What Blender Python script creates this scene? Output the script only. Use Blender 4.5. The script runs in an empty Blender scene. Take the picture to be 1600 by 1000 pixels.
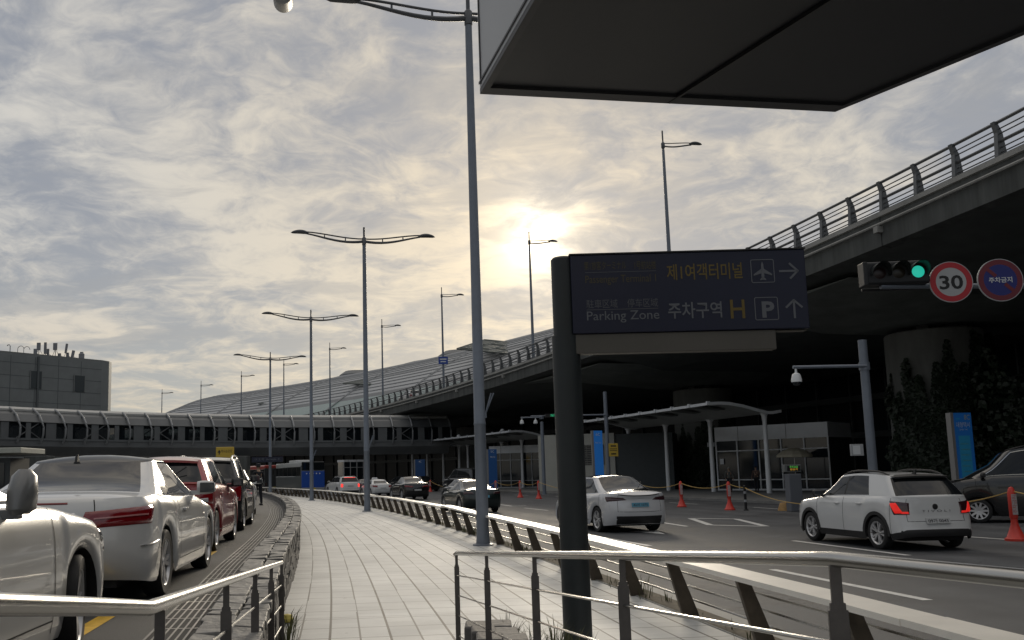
import bpy, math, random
import numpy as np
from mathutils import Vector, Matrix
random.seed(7)
sc = bpy.context.scene
COL = sc.collection
rad, sin, cos, pi = math.radians, math.sin, math.cos, math.pi

# ---------------------------------------------------------------- camera
F_PX, PPX, PPY = 1400.0, 650.0, 560.0
PITCH, ROLL, EYE = math.atan(182.0 / 1400.0), 0.0195, 1.75
cam_data = bpy.data.cameras.new('camera')
cam = bpy.data.objects.new('camera', cam_data)
COL.objects.link(cam)
fw = Vector((0, cos(PITCH), sin(PITCH)))
up0 = Vector((0, -sin(PITCH), cos(PITCH)))
r0 = Vector((1, 0, 0))
CR = r0 * cos(ROLL) - up0 * sin(ROLL)
CU = up0 * cos(ROLL) + r0 * sin(ROLL)
cam.matrix_world = Matrix(((CR.x, CU.x, -fw.x, 0), (CR.y, CU.y, -fw.y, 0), (CR.z, CU.z, -fw.z, EYE), (0, 0, 0, 1)))
cam_data.sensor_width = 36.0
cam_data.lens = 36.0 * F_PX / 1600.0
cam_data.shift_x = (800 - PPX) / 1600.0
cam_data.shift_y = (PPY - 500) / 1600.0
cam_data.clip_start, cam_data.clip_end = 0.05, 6000
sc.camera = cam

def ray(px, py):
    return (fw * F_PX + CR * (px - PPX) - CU * (py - PPY)).normalized()
def G(px, py, z=0.0):
    d = ray(px, py); t = (z - EYE) / d.z
    return Vector((d.x * t, d.y * t, z))
def D(px, py, y):
    d = ray(px, py); t = y / d.y
    return Vector((d.x * t, y, EYE + d.z * t))

def gpos(px, y): return Vector((D(px, 744 + 2240.0 / y, y).x, y, 0))

# ---------------------------------------------------------------- sky and sun
SUN = ray(843, 370)
world = bpy.data.worlds.new('World'); sc.world = world
world.use_nodes = True
nt = world.node_tree; nt.nodes.clear()
def N(t, **kw):
    n = nt.nodes.new(t)
    for k, v in kw.items():
        setattr(n, k, v)
    return n
L = lambda a, b: nt.links.new(a, b)
def sock(x):
    return x
def vmath(op, a, b=None):
    n = N('ShaderNodeVectorMath', operation=op)
    for i, x in enumerate((a, b)):
        if x is None: continue
        if isinstance(x, (tuple, list, Vector)): n.inputs[i].default_value = tuple(x)
        else: L(x, n.inputs[i])
    return n.outputs['Value'] if op in ('DOT_PRODUCT', 'LENGTH') else n.outputs['Vector']
def fmath(op, a, b=None, clamp=False):
    n = N('ShaderNodeMath', operation=op, use_clamp=clamp)
    for i, x in enumerate((a, b)):
        if x is None: continue
        if isinstance(x, (int, float)): n.inputs[i].default_value = x
        else: L(x, n.inputs[i])
    return n.outputs[0]
def ramp(x, a, b, lo=0.0, hi=1.0):
    n = N('ShaderNodeMapRange', interpolation_type='SMOOTHSTEP')
    L(x, n.inputs[0])
    for i, v in enumerate((a, b, lo, hi)): n.inputs[i + 1].default_value = v
    return n.outputs[0]
def mixc(f, a, b, blend='MIX'):
    n = N('ShaderNodeMix', data_type='RGBA', blend_type=blend)
    if isinstance(f, (int, float)): n.inputs[0].default_value = f
    else: L(f, n.inputs[0])
    for i, x in ((6, a), (7, b)):
        if isinstance(x, (tuple, list)): n.inputs[i].default_value = (*x[:3], 1)
        else: L(x, n.inputs[i])
    return n.outputs[2]
def noise(vec, scale, detail=6, rough=.55, dist=0.0, lac=2.0):
    n = N('ShaderNodeTexNoise'); L(vec, n.inputs['Vector'])
    n.inputs['Scale'].default_value = scale; n.inputs['Detail'].default_value = detail
    n.inputs['Roughness'].default_value = rough; n.inputs['Distortion'].default_value = dist
    n.inputs['Lacunarity'].default_value = lac
    return n.outputs['Fac']
tc = N('ShaderNodeTexCoord')
dirn = vmath('NORMALIZE', tc.outputs['Generated'])
sep = N('ShaderNodeSeparateXYZ'); L(dirn, sep.inputs[0])
zz = fmath('MAXIMUM', sep.outputs[2], 0.0)
comb = N('ShaderNodeCombineXYZ')
den = fmath('ADD', zz, 0.16)
L(fmath('DIVIDE', sep.outputs[0], den), comb.inputs[0])
L(fmath('DIVIDE', sep.outputs[1], den), comb.inputs[1])
comb.inputs[2].default_value = 3.7
cp = comb.outputs[0]
sky = N('ShaderNodeTexSky', sky_type='NISHITA')
sky.sun_disc = False
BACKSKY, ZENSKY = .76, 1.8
SUN_EL = math.asin(SUN.z)
sky.sun_elevation = SUN_EL
sky.sun_rotation = math.atan2(SUN.x, SUN.y)
sky.air_density, sky.dust_density, sky.ozone_density = 1.0, .7, 1.5
skyc = mixc(1.0, sky.outputs[0], (0.11, 0.11, 0.11), 'MULTIPLY')
warp = N('ShaderNodeTexNoise'); L(cp, warp.inputs['Vector']); warp.inputs['Scale'].default_value = 2.2; warp.inputs['Detail'].default_value = 3
wv_ = vmath('ADD', cp, vmath('MULTIPLY', vmath('SUBTRACT', warp.outputs['Color'], (.5, .5, .5)), (.32, .32, .32)))
big = noise(cp, 1.5, 3, .5, .4)
mid = noise(wv_, 4.2, 8, .60, .5)
fine = noise(wv_, 13.0, 7, .62, .6)
mk = fmath('ADD', fmath('MULTIPLY', big, .34), fmath('ADD', fmath('MULTIPLY', mid, .44), fmath('MULTIPLY', fine, .20)))
mask = ramp(mk, .40, .60)
sd = fmath('MAXIMUM', vmath('DOT_PRODUCT', dirn, SUN), 0.0)
near = fmath('POWER', sd, 10.0)
nearer = fmath('POWER', sd, 160.0)
low = ramp(sep.outputs[2], .02, .30, 1.0, 0.0)
gap = mixc(low, (.245, .258, .290), (.325, .33, .325))
gap = mixc(fmath('MULTIPLY', near, .55), gap, (.31, .30, .295))
lit = mixc(low, (.54, .525, .49), (.57, .475, .365))
lit = mixc(near, lit, (.62, .535, .405))
lit = mixc(nearer, lit, (.66, .54, .38))
cl = mixc(mask, gap, lit)
# thick dark undersides drifting in front, streaked sideways towards the horizon
dkn = noise(vmath('MULTIPLY', wv_, (.8, 1.6, 1.0)), 1.9, 8, .60, .4)
dk = ramp(dkn, .50, .635)
cl = mixc(fmath('MULTIPLY', dk, .62), cl, mixc(near, (.25, .257, .275), (.35, .33, .305)))
cl = mixc(.08, cl, skyc)
# cloud deck darker away from the sun; unseen zenith brightened to light the walkway
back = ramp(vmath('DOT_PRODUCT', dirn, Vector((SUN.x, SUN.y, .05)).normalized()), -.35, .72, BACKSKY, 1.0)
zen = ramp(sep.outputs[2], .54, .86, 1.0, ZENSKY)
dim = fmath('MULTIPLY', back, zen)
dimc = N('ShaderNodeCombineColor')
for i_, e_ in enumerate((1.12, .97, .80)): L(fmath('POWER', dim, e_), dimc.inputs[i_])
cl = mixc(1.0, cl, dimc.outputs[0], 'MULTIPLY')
vis = ramp(mk, .36, .54, .35, 1.0)
vis = fmath('MULTIPLY', vis, ramp(dk, 0., 1., 1., .55))
g1 = fmath('MULTIPLY', fmath('MULTIPLY', fmath('POWER', sd, 4200.0), 4.5), ramp(mid, .38, .58, .25, 1.0))
g2 = fmath('MULTIPLY', fmath('POWER', sd, 800.0), .70)
g3 = fmath('MULTIPLY', fmath('POWER', sd, 140.0), .09)
glow = N('ShaderNodeCombineColor')
gs = fmath('MULTIPLY', fmath('ADD', fmath('ADD', g1, g2), g3), vis)
L(gs, glow.inputs[0]); L(fmath('MULTIPLY', gs, .85), glow.inputs[1]); L(fmath('MULTIPLY', gs, .60), glow.inputs[2])
cl = mixc(1.0, cl, glow.outputs[0], 'ADD')
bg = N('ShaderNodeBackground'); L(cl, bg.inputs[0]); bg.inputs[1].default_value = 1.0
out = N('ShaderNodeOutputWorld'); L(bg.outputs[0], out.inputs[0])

sl = bpy.data.lights.new('sun', 'SUN')
sl.energy, sl.angle, sl.color = 1.4, rad(14), (1.0, .88, .70)
so = bpy.data.objects.new('sun', sl); COL.objects.link(so)
so.rotation_euler = (-SUN).to_track_quat('-Z', 'Y').to_euler()
so.location = (0, 0, 60)
vs = sc.view_settings
vs.view_transform, vs.look, vs.exposure, vs.gamma, vs.use_curve_mapping = 'Standard', 'None', 0.26, 1.0, False
sc.render.engine = 'CYCLES'
sc.cycles.max_bounces = 6
sc.cycles.diffuse_bounces = 3
sc.cycles.glossy_bounces = 3
sc.cycles.transparent_max_bounces = 8
sc.cycles.use_denoising = True
sc.cycles.sample_clamp_indirect = 6

# ---------------------------------------------------------------- materials
MATS = {}
def mat(name, col, rough=.6, metal=0.0, vary=0.0, vscale=3.0, bump=0.0, bscale=20.0, coat=0.0, emit=None, estr=0.0, spec=.5, col2=None, alpha=None, stretch=None):
    if name in MATS: return MATS[name]
    m = bpy.data.materials.new(name); m.use_nodes = True
    t = m.node_tree; b = t.nodes['Principled BSDF']
    b.inputs['Base Color'].default_value = (*col, 1)
    b.inputs['Roughness'].default_value = rough
    b.inputs['Metallic'].default_value = metal
    b.inputs['Specular IOR Level'].default_value = spec
    b.inputs['Coat Weight'].default_value = coat
    b.inputs['Coat Roughness'].default_value = .04
    if emit:
        b.inputs['Emission Color'].default_value = (*emit, 1); b.inputs['Emission Strength'].default_value = estr
    if alpha is not None: b.inputs['Alpha'].default_value = alpha
    if vary or bump:
        g = t.nodes.new('ShaderNodeNewGeometry')
        src = g.outputs['Position']
        if stretch:
            mp = t.nodes.new('ShaderNodeMapping'); mp.inputs['Scale'].default_value = stretch
            t.links.new(src, mp.inputs[0]); src = mp.outputs[0]
    if vary:
        n = t.nodes.new('ShaderNodeTexNoise'); n.inputs['Scale'].default_value = vscale
        n.inputs['Detail'].default_value = 8; n.inputs['Roughness'].default_value = .65
        t.links.new(src, n.inputs['Vector'])
        r = t.nodes.new('ShaderNodeMapRange'); r.inputs[1].default_value = .3; r.inputs[2].default_value = .7
        t.links.new(n.outputs['Fac'], r.inputs[0])
        mx = t.nodes.new('ShaderNodeMix'); mx.data_type = 'RGBA'
        c2 = col2 or tuple(c * (1 - vary) for c in col)
        c1 = col if col2 else tuple(min(1, c * (1 + vary)) for c in col)
        mx.inputs[6].default_value = (*c2, 1); mx.inputs[7].default_value = (*c1, 1)
        t.links.new(r.outputs[0], mx.inputs[0]); t.links.new(mx.outputs[2], b.inputs['Base Color'])
        rr = t.nodes.new('ShaderNodeMapRange'); rr.inputs[3].default_value = max(0, rough - .1 * min(1, vary * 3)); rr.inputs[4].default_value = min(1, rough + .1 * min(1, vary * 3))
        t.links.new(n.outputs['Fac'], rr.inputs[0]); t.links.new(rr.outputs[0], b.inputs['Roughness'])
    if bump:
        n2 = t.nodes.new('ShaderNodeTexNoise'); n2.inputs['Scale'].default_value = bscale; n2.inputs['Detail'].default_value = 5
        t.links.new(src, n2.inputs['Vector'])
        bp = t.nodes.new('ShaderNodeBump'); bp.inputs['Strength'].default_value = bump; bp.inputs['Distance'].default_value = .02
        t.links.new(n2.outputs['Fac'], bp.inputs['Height']); t.links.new(bp.outputs[0], b.inputs['Normal'])
    MATS[name] = m
    return m

def asphalt_mat(name, c0, c1):
    m = bpy.data.materials.new(name); m.use_nodes = True; t = m.node_tree; b = t.nodes['Principled BSDF']
    nn = lambda ty, **kw: (lambda n: [setattr(n, k, v) for k, v in kw.items()] and n or n)(t.nodes.new(ty))
    def mt(op, a, c=None):
        n = nn('ShaderNodeMath', operation=op)
        for i, x in enumerate((a, c)):
            if x is None: continue
            if isinstance(x, (int, float)): n.inputs[i].default_value = x
            else: t.links.new(x, n.inputs[i])
        return n.outputs[0]
    def nz(scale, det, rough=.6, vec=None):
        n = nn('ShaderNodeTexNoise'); n.inputs['Scale'].default_value = scale; n.inputs['Detail'].default_value = det; n.inputs['Roughness'].default_value = rough
        t.links.new(vec or g.outputs['Position'], n.inputs['Vector']); return n.outputs['Fac']
    def rg(x, a, b_, lo=0.0, hi=1.0):
        n = nn('ShaderNodeMapRange', interpolation_type='SMOOTHSTEP'); t.links.new(x, n.inputs[0])
        for i, v in enumerate((a, b_, lo, hi)): n.inputs[i + 1].default_value = v
        return n.outputs[0]
    g = nn('ShaderNodeNewGeometry'); sp = nn('ShaderNodeSeparateXYZ'); t.links.new(g.outputs['Position'], sp.inputs[0])
    r = mt('SQRT', mt('ADD', mt('POWER', mt('SUBTRACT', sp.outputs[0], -305.92), 2.0), mt('POWER', mt('SUBTRACT', sp.outputs[1], -17.0), 2.0)))
    tr = mt('ABSOLUTE', mt('SINE', mt('MULTIPLY', mt('ADD', r, nz(.15, 2)), pi / 1.65)))      # worn wheel tracks
    grain = nz(95, 3, .7); blot = nz(.55, 7, .68); patch = rg(nz(.16, 3, .5), .54, .56); oil = rg(nz(1.7, 4, .6), .66, .74)
    f = mt('ADD', mt('ADD', mt('MULTIPLY', grain, .45), mt('MULTIPLY', blot, .65)), mt('MULTIPLY', mt('MULTIPLY', tr, nz(.8, 5)), -.25))
    f = mt('SUBTRACT', f, mt('MULTIPLY', patch, .10))
    vo = nn('ShaderNodeTexVoronoi', feature='DISTANCE_TO_EDGE'); vo.inputs['Scale'].default_value = .22
    wv = nn('ShaderNodeVectorMath', operation='ADD'); t.links.new(g.outputs['Position'], wv.inputs[0]); wn = nn('ShaderNodeTexNoise'); wn.inputs['Scale'].default_value = .9; wn.inputs['Detail'].default_value = 6
    t.links.new(g.outputs['Position'], wn.inputs['Vector']); t.links.new(wn.outputs['Color'], wv.inputs[1]); t.links.new(wv.outputs[0], vo.inputs['Vector'])
    crack = mt('MULTIPLY', mt('LESS_THAN', vo.outputs['Distance'], .0035), rg(nz(.3, 2), .45, .6))
    mx = nn('ShaderNodeMix', data_type='RGBA'); mx.inputs[6].default_value = (*c0, 1); mx.inputs[7].default_value = (*c1, 1); t.links.new(rg(f, .25, .80), mx.inputs[0])
    m2 = nn('ShaderNodeMix', data_type='RGBA'); m2.inputs[7].default_value = (.018, .018, .018, 1); t.links.new(mx.outputs[2], m2.inputs[6]); t.links.new(mt('MAXIMUM', mt('MULTIPLY', oil, .55), mt('MULTIPLY', crack, .8)), m2.inputs[0])
    t.links.new(m2.outputs[2], b.inputs['Base Color'])
    t.links.new(rg(f, .2, .8, .62, .86), b.inputs['Roughness'])
    bp = nn('ShaderNodeBump'); bp.inputs['Strength'].default_value = .5; bp.inputs['Distance'].default_value = .02; t.links.new(grain, bp.inputs['Height']); t.links.new(bp.outputs[0], b.inputs['Normal'])
    MATS[name] = m; return m
asphalt = asphalt_mat('asphalt', (.042, .045, .050), (.135, .141, .148))
asphalt2 = asphalt_mat('asphalt_pale', (.045, .045, .044), (.12, .118, .112))
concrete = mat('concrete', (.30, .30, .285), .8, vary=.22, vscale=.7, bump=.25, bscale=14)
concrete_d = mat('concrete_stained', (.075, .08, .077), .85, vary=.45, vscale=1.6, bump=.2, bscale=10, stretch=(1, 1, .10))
paint_w = mat('road_paint', (.62, .62, .60), .6, vary=.28, vscale=9)
paint_y = mat('yellow_paint', (.62, .38, .04), .6, vary=.25, vscale=9)
steel = mat('brushed_steel', (.42, .415, .40), .27, 1.0, vary=.1, vscale=30, stretch=(6, 6, 1))
rail_steel = mat('rail_steel', (.46, .455, .44), .25, 1.0, vary=.05, vscale=1.5)
steel_d = mat('dark_steel', (.13, .12, .115), .45, .6, vary=.15, vscale=20)
pole_m = mat('grey_pole_paint', (.17, .195, .235), .45, .2, vary=.08, vscale=4)
lamp_m = mat('lamp_housing', (.10, .105, .115), .5, .2)
sign_blue = mat('navy_sign_face', (.0035, .0065, .027), .45, vary=.08, vscale=2)
sign_white = mat('sign_white', (.62, .64, .66), .5)
sign_yellow = mat('sign_yellow', (.55, .38, .05), .5)
dark_post = mat('dark_post_paint', (.018, .023, .025), .5, .1, vary=.2, vscale=3)
beige = mat('beige_panel', (.085, .08, .07), .6, vary=.1, vscale=2)
black = mat('black_plastic', (.012, .012, .013), .5)
rubber = mat('rubber', (.016, .016, .017), .8, vary=.2, vscale=20)
dkglass = mat('dark_glass', (.012, .017, .022), .06, spec=.6)
terglass = mat('terminal_glass', (.006, .010, .014), .35, spec=.12, vary=.3, vscale=.15)
white_p = mat('white_painted_steel', (.74, .76, .77), .45, vary=.06, vscale=2)
grey_p = mat('grey_painted_steel', (.34, .355, .37), .5, vary=.08, vscale=2)
orange = mat('orange_plastic', (.60, .045, .03), .45, vary=.12, vscale=6)
rope_m = mat('yellow_chain', (.50, .33, .10), .6)

# ---------------------------------------------------------------- mesh helpers
class MB:
    def __init__(s): s.v = []; s.f = []; s.mi = []
    def add(s, vs, fs, mi=0):
        b = len(s.v); s.v += [tuple(x) for x in vs]
        s.f += [tuple(i + b for i in f) for f in fs]; s.mi += [mi] * len(fs)
        return s
    def box(s, c, size, rot=None, mi=0, taper=1.0):
        hx, hy, hz = size[0] / 2, size[1] / 2, size[2] / 2
        vs = []
        for z, k in ((-hz, 1), (hz, taper)):
            for x, y in ((-hx, -hy), (hx, -hy), (hx, hy), (-hx, hy)):
                p = Vector((x * k, y * k, z))
                if rot is not None: p = rot @ p
                vs.append(Vector(c) + p)
        return s.add(vs, [(3, 2, 1, 0), (4, 5, 6, 7), (0, 1, 5, 4), (1, 2, 6, 5), (2, 3, 7, 6), (3, 0, 4, 7)], mi)
    def tube(s, pts, r, n=8, cap=True, mi=0, radii=None):
        pts = [Vector(p) for p in pts]; vs = []; fs = []
        for i, p in enumerate(pts):
            a = pts[max(0, i - 1)]; b = pts[min(len(pts) - 1, i + 1)]
            t = (b - a).normalized()
            u = Vector((0, 0, 1)) if abs(t.z) < .95 else Vector((0, 1, 0))
            x = t.cross(u).normalized(); y = x.cross(t)
            rr = radii[i] if radii else r
            for k in range(n):
                an = 2 * pi * k / n
                vs.append(p + x * (cos(an) * rr) + y * (sin(an) * rr))
        for i in range(len(pts) - 1):
            for k in range(n):
                k2 = (k + 1) % n
                fs.append((i * n + k, i * n + k2, (i + 1) * n + k2, (i + 1) * n + k))
        if cap:
            fs.append(tuple(range(n))[::-1]); fs.append(tuple((len(pts) - 1) * n + k for k in range(n)))
        return s.add(vs, fs, mi)
    def lathe(s, prof, n=24, c=(0, 0, 0), axis='z', mi=0, a0=0, a1=2 * pi):
        vs = []; fs = []; full = abs(a1 - a0 - 2 * pi) < 1e-6; m = n if full else n + 1
        for r, z in prof:
            for k in range(m):
                an = a0 + (a1 - a0) * k / n
                p = (r * cos(an), r * sin(an), z)
                if axis == 'x': p = (p[2], p[0], p[1])
                elif axis == 'y': p = (p[0], p[2], p[1])
                vs.append(Vector(c) + Vector(p))
        for i in range(len(prof) - 1):
            for k in range(n):
                k2 = (k + 1) % m
                fs.append((i * m + k, i * m + k2, (i + 1) * m + k2, (i + 1) * m + k))
        return s.add(vs, fs, mi)
    def grid(s, rows, mi=0, closed=False):
        n = len(rows[0]); vs = [p for r in rows for p in r]; fs = []
        for i in range(len(rows) - 1):
            for k in range(n if closed else n - 1):
                k2 = (k + 1) % n
                fs.append((i * n + k, i * n + k2, (i + 1) * n + k2, (i + 1) * n + k))
        return s.add(vs, fs, mi)
    def prism(s, poly, ext, mi=0):
        n = len(poly); e = Vector(ext)
        vs = [Vector(p) for p in poly] + [Vector(p) + e for p in poly]
        fs = [tuple(range(n))[::-1], tuple(range(n, 2 * n))] + [(i, (i + 1) % n, n + (i + 1) % n, n + i) for i in range(n)]
        return s.add(vs, fs, mi)
    def build(s, name, m, parent=None, world=False, smooth=False, bevel=0, mats=None, fix=True, sharp=40):
        me = bpy.data.meshes.new(name)
        off = parent.location if (parent is not None and world) else Vector((0, 0, 0))
        me.from_pydata([tuple(Vector(p) - off) for p in s.v], [], s.f)
        for mm in (mats or [m]): me.materials.append(mm)
        if mats: me.polygons.foreach_set('material_index', s.mi)
        if fix:
            import bmesh
            bm = bmesh.new(); bm.from_mesh(me)
            bmesh.ops.recalc_face_normals(bm, faces=bm.faces)
            bm.to_mesh(me); bm.free()
        if smooth:
            me.polygons.foreach_set('use_smooth', [True] * len(me.polygons))
            me.set_sharp_from_angle(angle=rad(sharp))
        me.update()
        o = bpy.data.objects.new(name, me); COL.objects.link(o)
        if parent is not None: o.parent = parent
        if bevel:
            md = o.modifiers.new('bevel', 'BEVEL'); md.width = bevel; md.segments = 2; md.limit_method = 'ANGLE'
        return o

def thing(name, label, cat, loc=(0, 0, 0), rz=0.0, group=None):
    o = bpy.data.objects.new(name, None); COL.objects.link(o)
    o.empty_display_size = .2
    o.location = loc; o.rotation_euler = (0, 0, rz)
    return tag(o, label, cat, group)
def tag(o, label=None, cat=None, group=None, kind=None):
    if label: o['label'] = label
    if cat: o['category'] = cat
    if group: o['group'] = group
    if kind: o['kind'] = kind
    return o
def struct(o):
    o['kind'] = 'structure'; return o
def copy_tree(o, parent=None):
    c = o.copy(); COL.objects.link(c)
    if parent is not None: c.parent = parent
    for ch in [x for x in sc.objects if x.parent == o]: copy_tree(ch, c)
    return c
def RZ(a): return Matrix.Rotation(a, 3, 'Z')
def RX(a): return Matrix.Rotation(a, 3, 'X')
def RY(a): return Matrix.Rotation(a, 3, 'Y')

def text_mb(body, h, m4=None, depth=0.0, align='LEFT', width=None, bold=0.0):
    """letters as a mesh in the x/z plane facing -y; h = cap height, width = total width to fit"""
    c = bpy.data.curves.new('letters', 'FONT'); c.body = body; c.align_x = align
    c.resolution_u = 3; c.offset = bold
    o = bpy.data.objects.new('letters', c); COL.objects.link(o)
    dg = bpy.context.evaluated_depsgraph_get()
    me = bpy.data.meshes.new_from_object(o.evaluated_get(dg))
    mb = MB()
    xs = [v.co.x for v in me.vertices]; ys = [v.co.y for v in me.vertices]
    k = h / .72; kx = k
    x0 = min(xs) if align == 'LEFT' else (min(xs) + max(xs)) / 2
    if width: kx = width / max(1e-6, max(xs) - min(xs))
    mb.add([((v.co.x - x0) * kx, 0, v.co.y * k) for v in me.vertices], [tuple(p.vertices)[::-1] for p in me.polygons])
    bpy.data.objects.remove(o); bpy.data.curves.remove(c); bpy.data.meshes.remove(me)
    return mb
def place(mb, at, rot=None):
    at = Vector(at)
    mb.v = [tuple((rot @ Vector(p) if rot is not None else Vector(p)) + at) for p in mb.v]
    return mb

# ---------------------------------------------------------------- the curve everything follows
CX, CY = -305.92, -17.0
def A(R, ph, z=0.0): return Vector((CX + R * cos(ph), CY + R * sin(ph), z))
def phY(R, Y): return math.asin((Y - CY) / R)
def AY(R, Y, z=0.0): return A(R, phY(R, Y), z)
def polar(p): return math.hypot(p[0] - CX, p[1] - CY), math.atan2(p[1] - CY, p[0] - CX)
def arc(R, p0, p1, z, step=1.5):
    n = max(2, int(abs(p1 - p0) * R / step))
    return [A(R, p0 + (p1 - p0) * i / n, z) for i in range(n + 1)]
def band(mb, R0, R1, p0, p1, z0, z1=None, step=2.0):
    z1 = z0 if z1 is None else z1
    n = max(2, int(abs(p1 - p0) * R1 / step))
    mb.grid([[A(R0, p0 + (p1 - p0) * i / n, z0), A(R1, p0 + (p1 - p0) * i / n, z1)] for i in range(n + 1)])
    return mb
def sweep(mb, prof, p0, p1, step=2.0, closed=True, cap=True):
    """prof = [(R,z)...] swept along the arc"""
    n = max(1, int(abs(p1 - p0) * prof[0][0] / step))
    mb.grid([[A(R, p0 + (p1 - p0) * i / n, z) for R, z in prof] for i in range(n + 1)], closed=closed)
    if cap and closed:
        mb.add([A(R, p0, z) for R, z in prof], [tuple(range(len(prof)))])
        mb.add([A(R, p1, z) for R, z in prof], [tuple(range(len(prof)))[::-1]])
    return mb
# ================================================================ ground, roads, walkway
def wpt_(y): return Vector((-.893 - .1224 * (y - 5) - .2, y, .601))
P0, P1 = -0.16, 1.25
mb = MB(); mb.add([(-2500, -2500, -.03), (2500, -2500, -.03), (2500, 3000, -.03), (-2500, 3000, -.03)], [(0, 1, 2, 3)])
struct(mb.build('ground', asphalt2))
mb = MB(); band(mb, 309.9, 329.2, P0, P1, 0.0); road = struct(mb.build('road', asphalt))
LZ = .60
mb = MB(); sweep(mb, [(262, -.02), (305.22, -.02), (305.22, LZ), (262, LZ)], P0, .62)
mb.grid([[AY(305.1, y, LZ + .001), wpt_(y)] for y in np.arange(-4, 12.5, .5)])
lroad = struct(mb.build('upper_road', asphalt2))
# terminal pavement with a kerb
mb = MB(); sweep(mb, [(329.2, -.02), (357.5, -.02), (357.5, .15), (329.5, .15), (329.2, .12)], P0, P1)
struct(mb.build('pavement', mat('pavement_slabs', (.17, .17, .165), .8, vary=.25, vscale=1.3)))

# walkway with slab joints (uv: u across, v along, metres)
wm = bpy.data.materials.new('walkway_slabs'); wm.use_nodes = True
t = wm.node_tree; b = t.nodes['Principled BSDF']
def tn(ty, **kw):
    n = t.nodes.new(ty)
    for k, v in kw.items(): setattr(n, k, v)
    return n
def tm(op, a, c=None, cl=False):
    n = tn('ShaderNodeMath', operation=op, use_clamp=cl)
    for i, x in enumerate((a, c)):
        if x is None: continue
        if isinstance(x, (int, float)): n.inputs[i].default_value = x
        else: t.links.new(x, n.inputs[i])
    return n.outputs[0]
uv = tn('ShaderNodeUVMap'); sx = tn('ShaderNodeSeparateXYZ'); t.links.new(uv.outputs[0], sx.inputs[0])
u, v = sx.outputs[0], sx.outputs[1]
def line(x, period, w, off=0.0):
    fr = tm('FRACT', tm('ADD', tm('DIVIDE', x, period), off))
    dd = tm('MULTIPLY', tm('ABSOLUTE', tm('SUBTRACT', fr, .5)), period)      # distance from joint at fr = .5
    return tm('LESS_THAN', dd, w)
main = line(u, .62, .013)
half = tm('MULTIPLY', line(u, .62, .010, .5), tm('GREATER_THAN', tm('FRACT', tm('DIVIDE', tm('ADD', v, tm('MULTIPLY', tm('FLOOR', tm('DIVIDE', u, .62)), 3.1)), 7.0)), .16))
cross = tm('MULTIPLY', line(v, .62, .012), .70)
cross2 = tm('MULTIPLY', line(v, 7.0, .008), .7)
jt = tm('MAXIMUM', tm('MAXIMUM', main, tm('MULTIPLY', half, .85)), tm('MAXIMUM', cross, cross2))
cell = tn('ShaderNodeCombineXYZ')
t.links.new(tm('FLOOR', tm('DIVIDE', u, .31)), cell.inputs[0]); t.links.new(tm('FLOOR', tm('DIVIDE', v, .62)), cell.inputs[1])
wn = tn('ShaderNodeTexWhiteNoise', noise_dimensions='2D'); t.links.new(cell.outputs[0], wn.inputs['Vector'])
nz = tn('ShaderNodeTexNoise'); nz.inputs['Scale'].default_value = 1.7; nz.inputs['Detail'].default_value = 9; nz.inputs['Roughness'].default_value = .68
t.links.new(uv.outputs[0], nz.inputs['Vector'])
st_ = tn('ShaderNodeTexNoise'); st_.inputs['Scale'].default_value = .45; st_.inputs['Detail'].default_value = 7; st_.inputs['Roughness'].default_value = .7
t.links.new(uv.outputs[0], st_.inputs['Vector'])
val = tm('ADD', tm('MULTIPLY', wn.outputs[0], .10), tm('ADD', tm('MULTIPLY', nz.outputs['Fac'], .22), tm('MULTIPLY', tm('SUBTRACT', st_.outputs['Fac'], .4), .45)))
rp = tn('ShaderNodeMapRange'); t.links.new(val, rp.inputs[0]); rp.inputs[1].default_value = .06; rp.inputs[2].default_value = .30
mx = tn('ShaderNodeMix', data_type='RGBA'); mx.inputs[6].default_value = (.45, .455, .445, 1); mx.inputs[7].default_value = (.69, .695, .675, 1)
t.links.new(rp.outputs[0], mx.inputs[0])
vd = tn('ShaderNodeTexVoronoi'); vd.inputs['Scale'].default_value = 2.6; t.links.new(uv.outputs[0], vd.inputs['Vector'])
vsel = tn('ShaderNodeSeparateColor'); t.links.new(vd.outputs['Color'], vsel.inputs[0])
spot = tm('MULTIPLY', tm('LESS_THAN', vd.outputs['Distance'], tm('MULTIPLY', vsel.outputs[1], .085)), tm('GREATER_THAN', vsel.outputs[0], .55))
jt = tm('MAXIMUM', jt, tm('MULTIPLY', spot, .45))
mj = tn('ShaderNodeMix', data_type='RGBA'); mj.inputs[7].default_value = (.15, .14, .125, 1)
t.links.new(mx.outputs[2], mj.inputs[6]); t.links.new(jt, mj.inputs[0]); t.links.new(mj.outputs[2], b.inputs['Base Color'])
rr = tn('ShaderNodeMapRange'); t.links.new(nz.outputs['Fac'], rr.inputs[0]); rr.inputs[3].default_value = .60; rr.inputs[4].default_value = .82
t.links.new(rr.outputs[0], b.inputs['Roughness'])
bp = tn('ShaderNodeBump'); bp.inputs['Strength'].default_value = .4; bp.inputs['Distance'].default_value = .01
t.links.new(tm('SUBTRACT', tm('MULTIPLY', nz.outputs['Fac'], .5), jt), bp.inputs['Height']); t.links.new(bp.outputs[0], b.inputs['Normal'])

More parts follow.
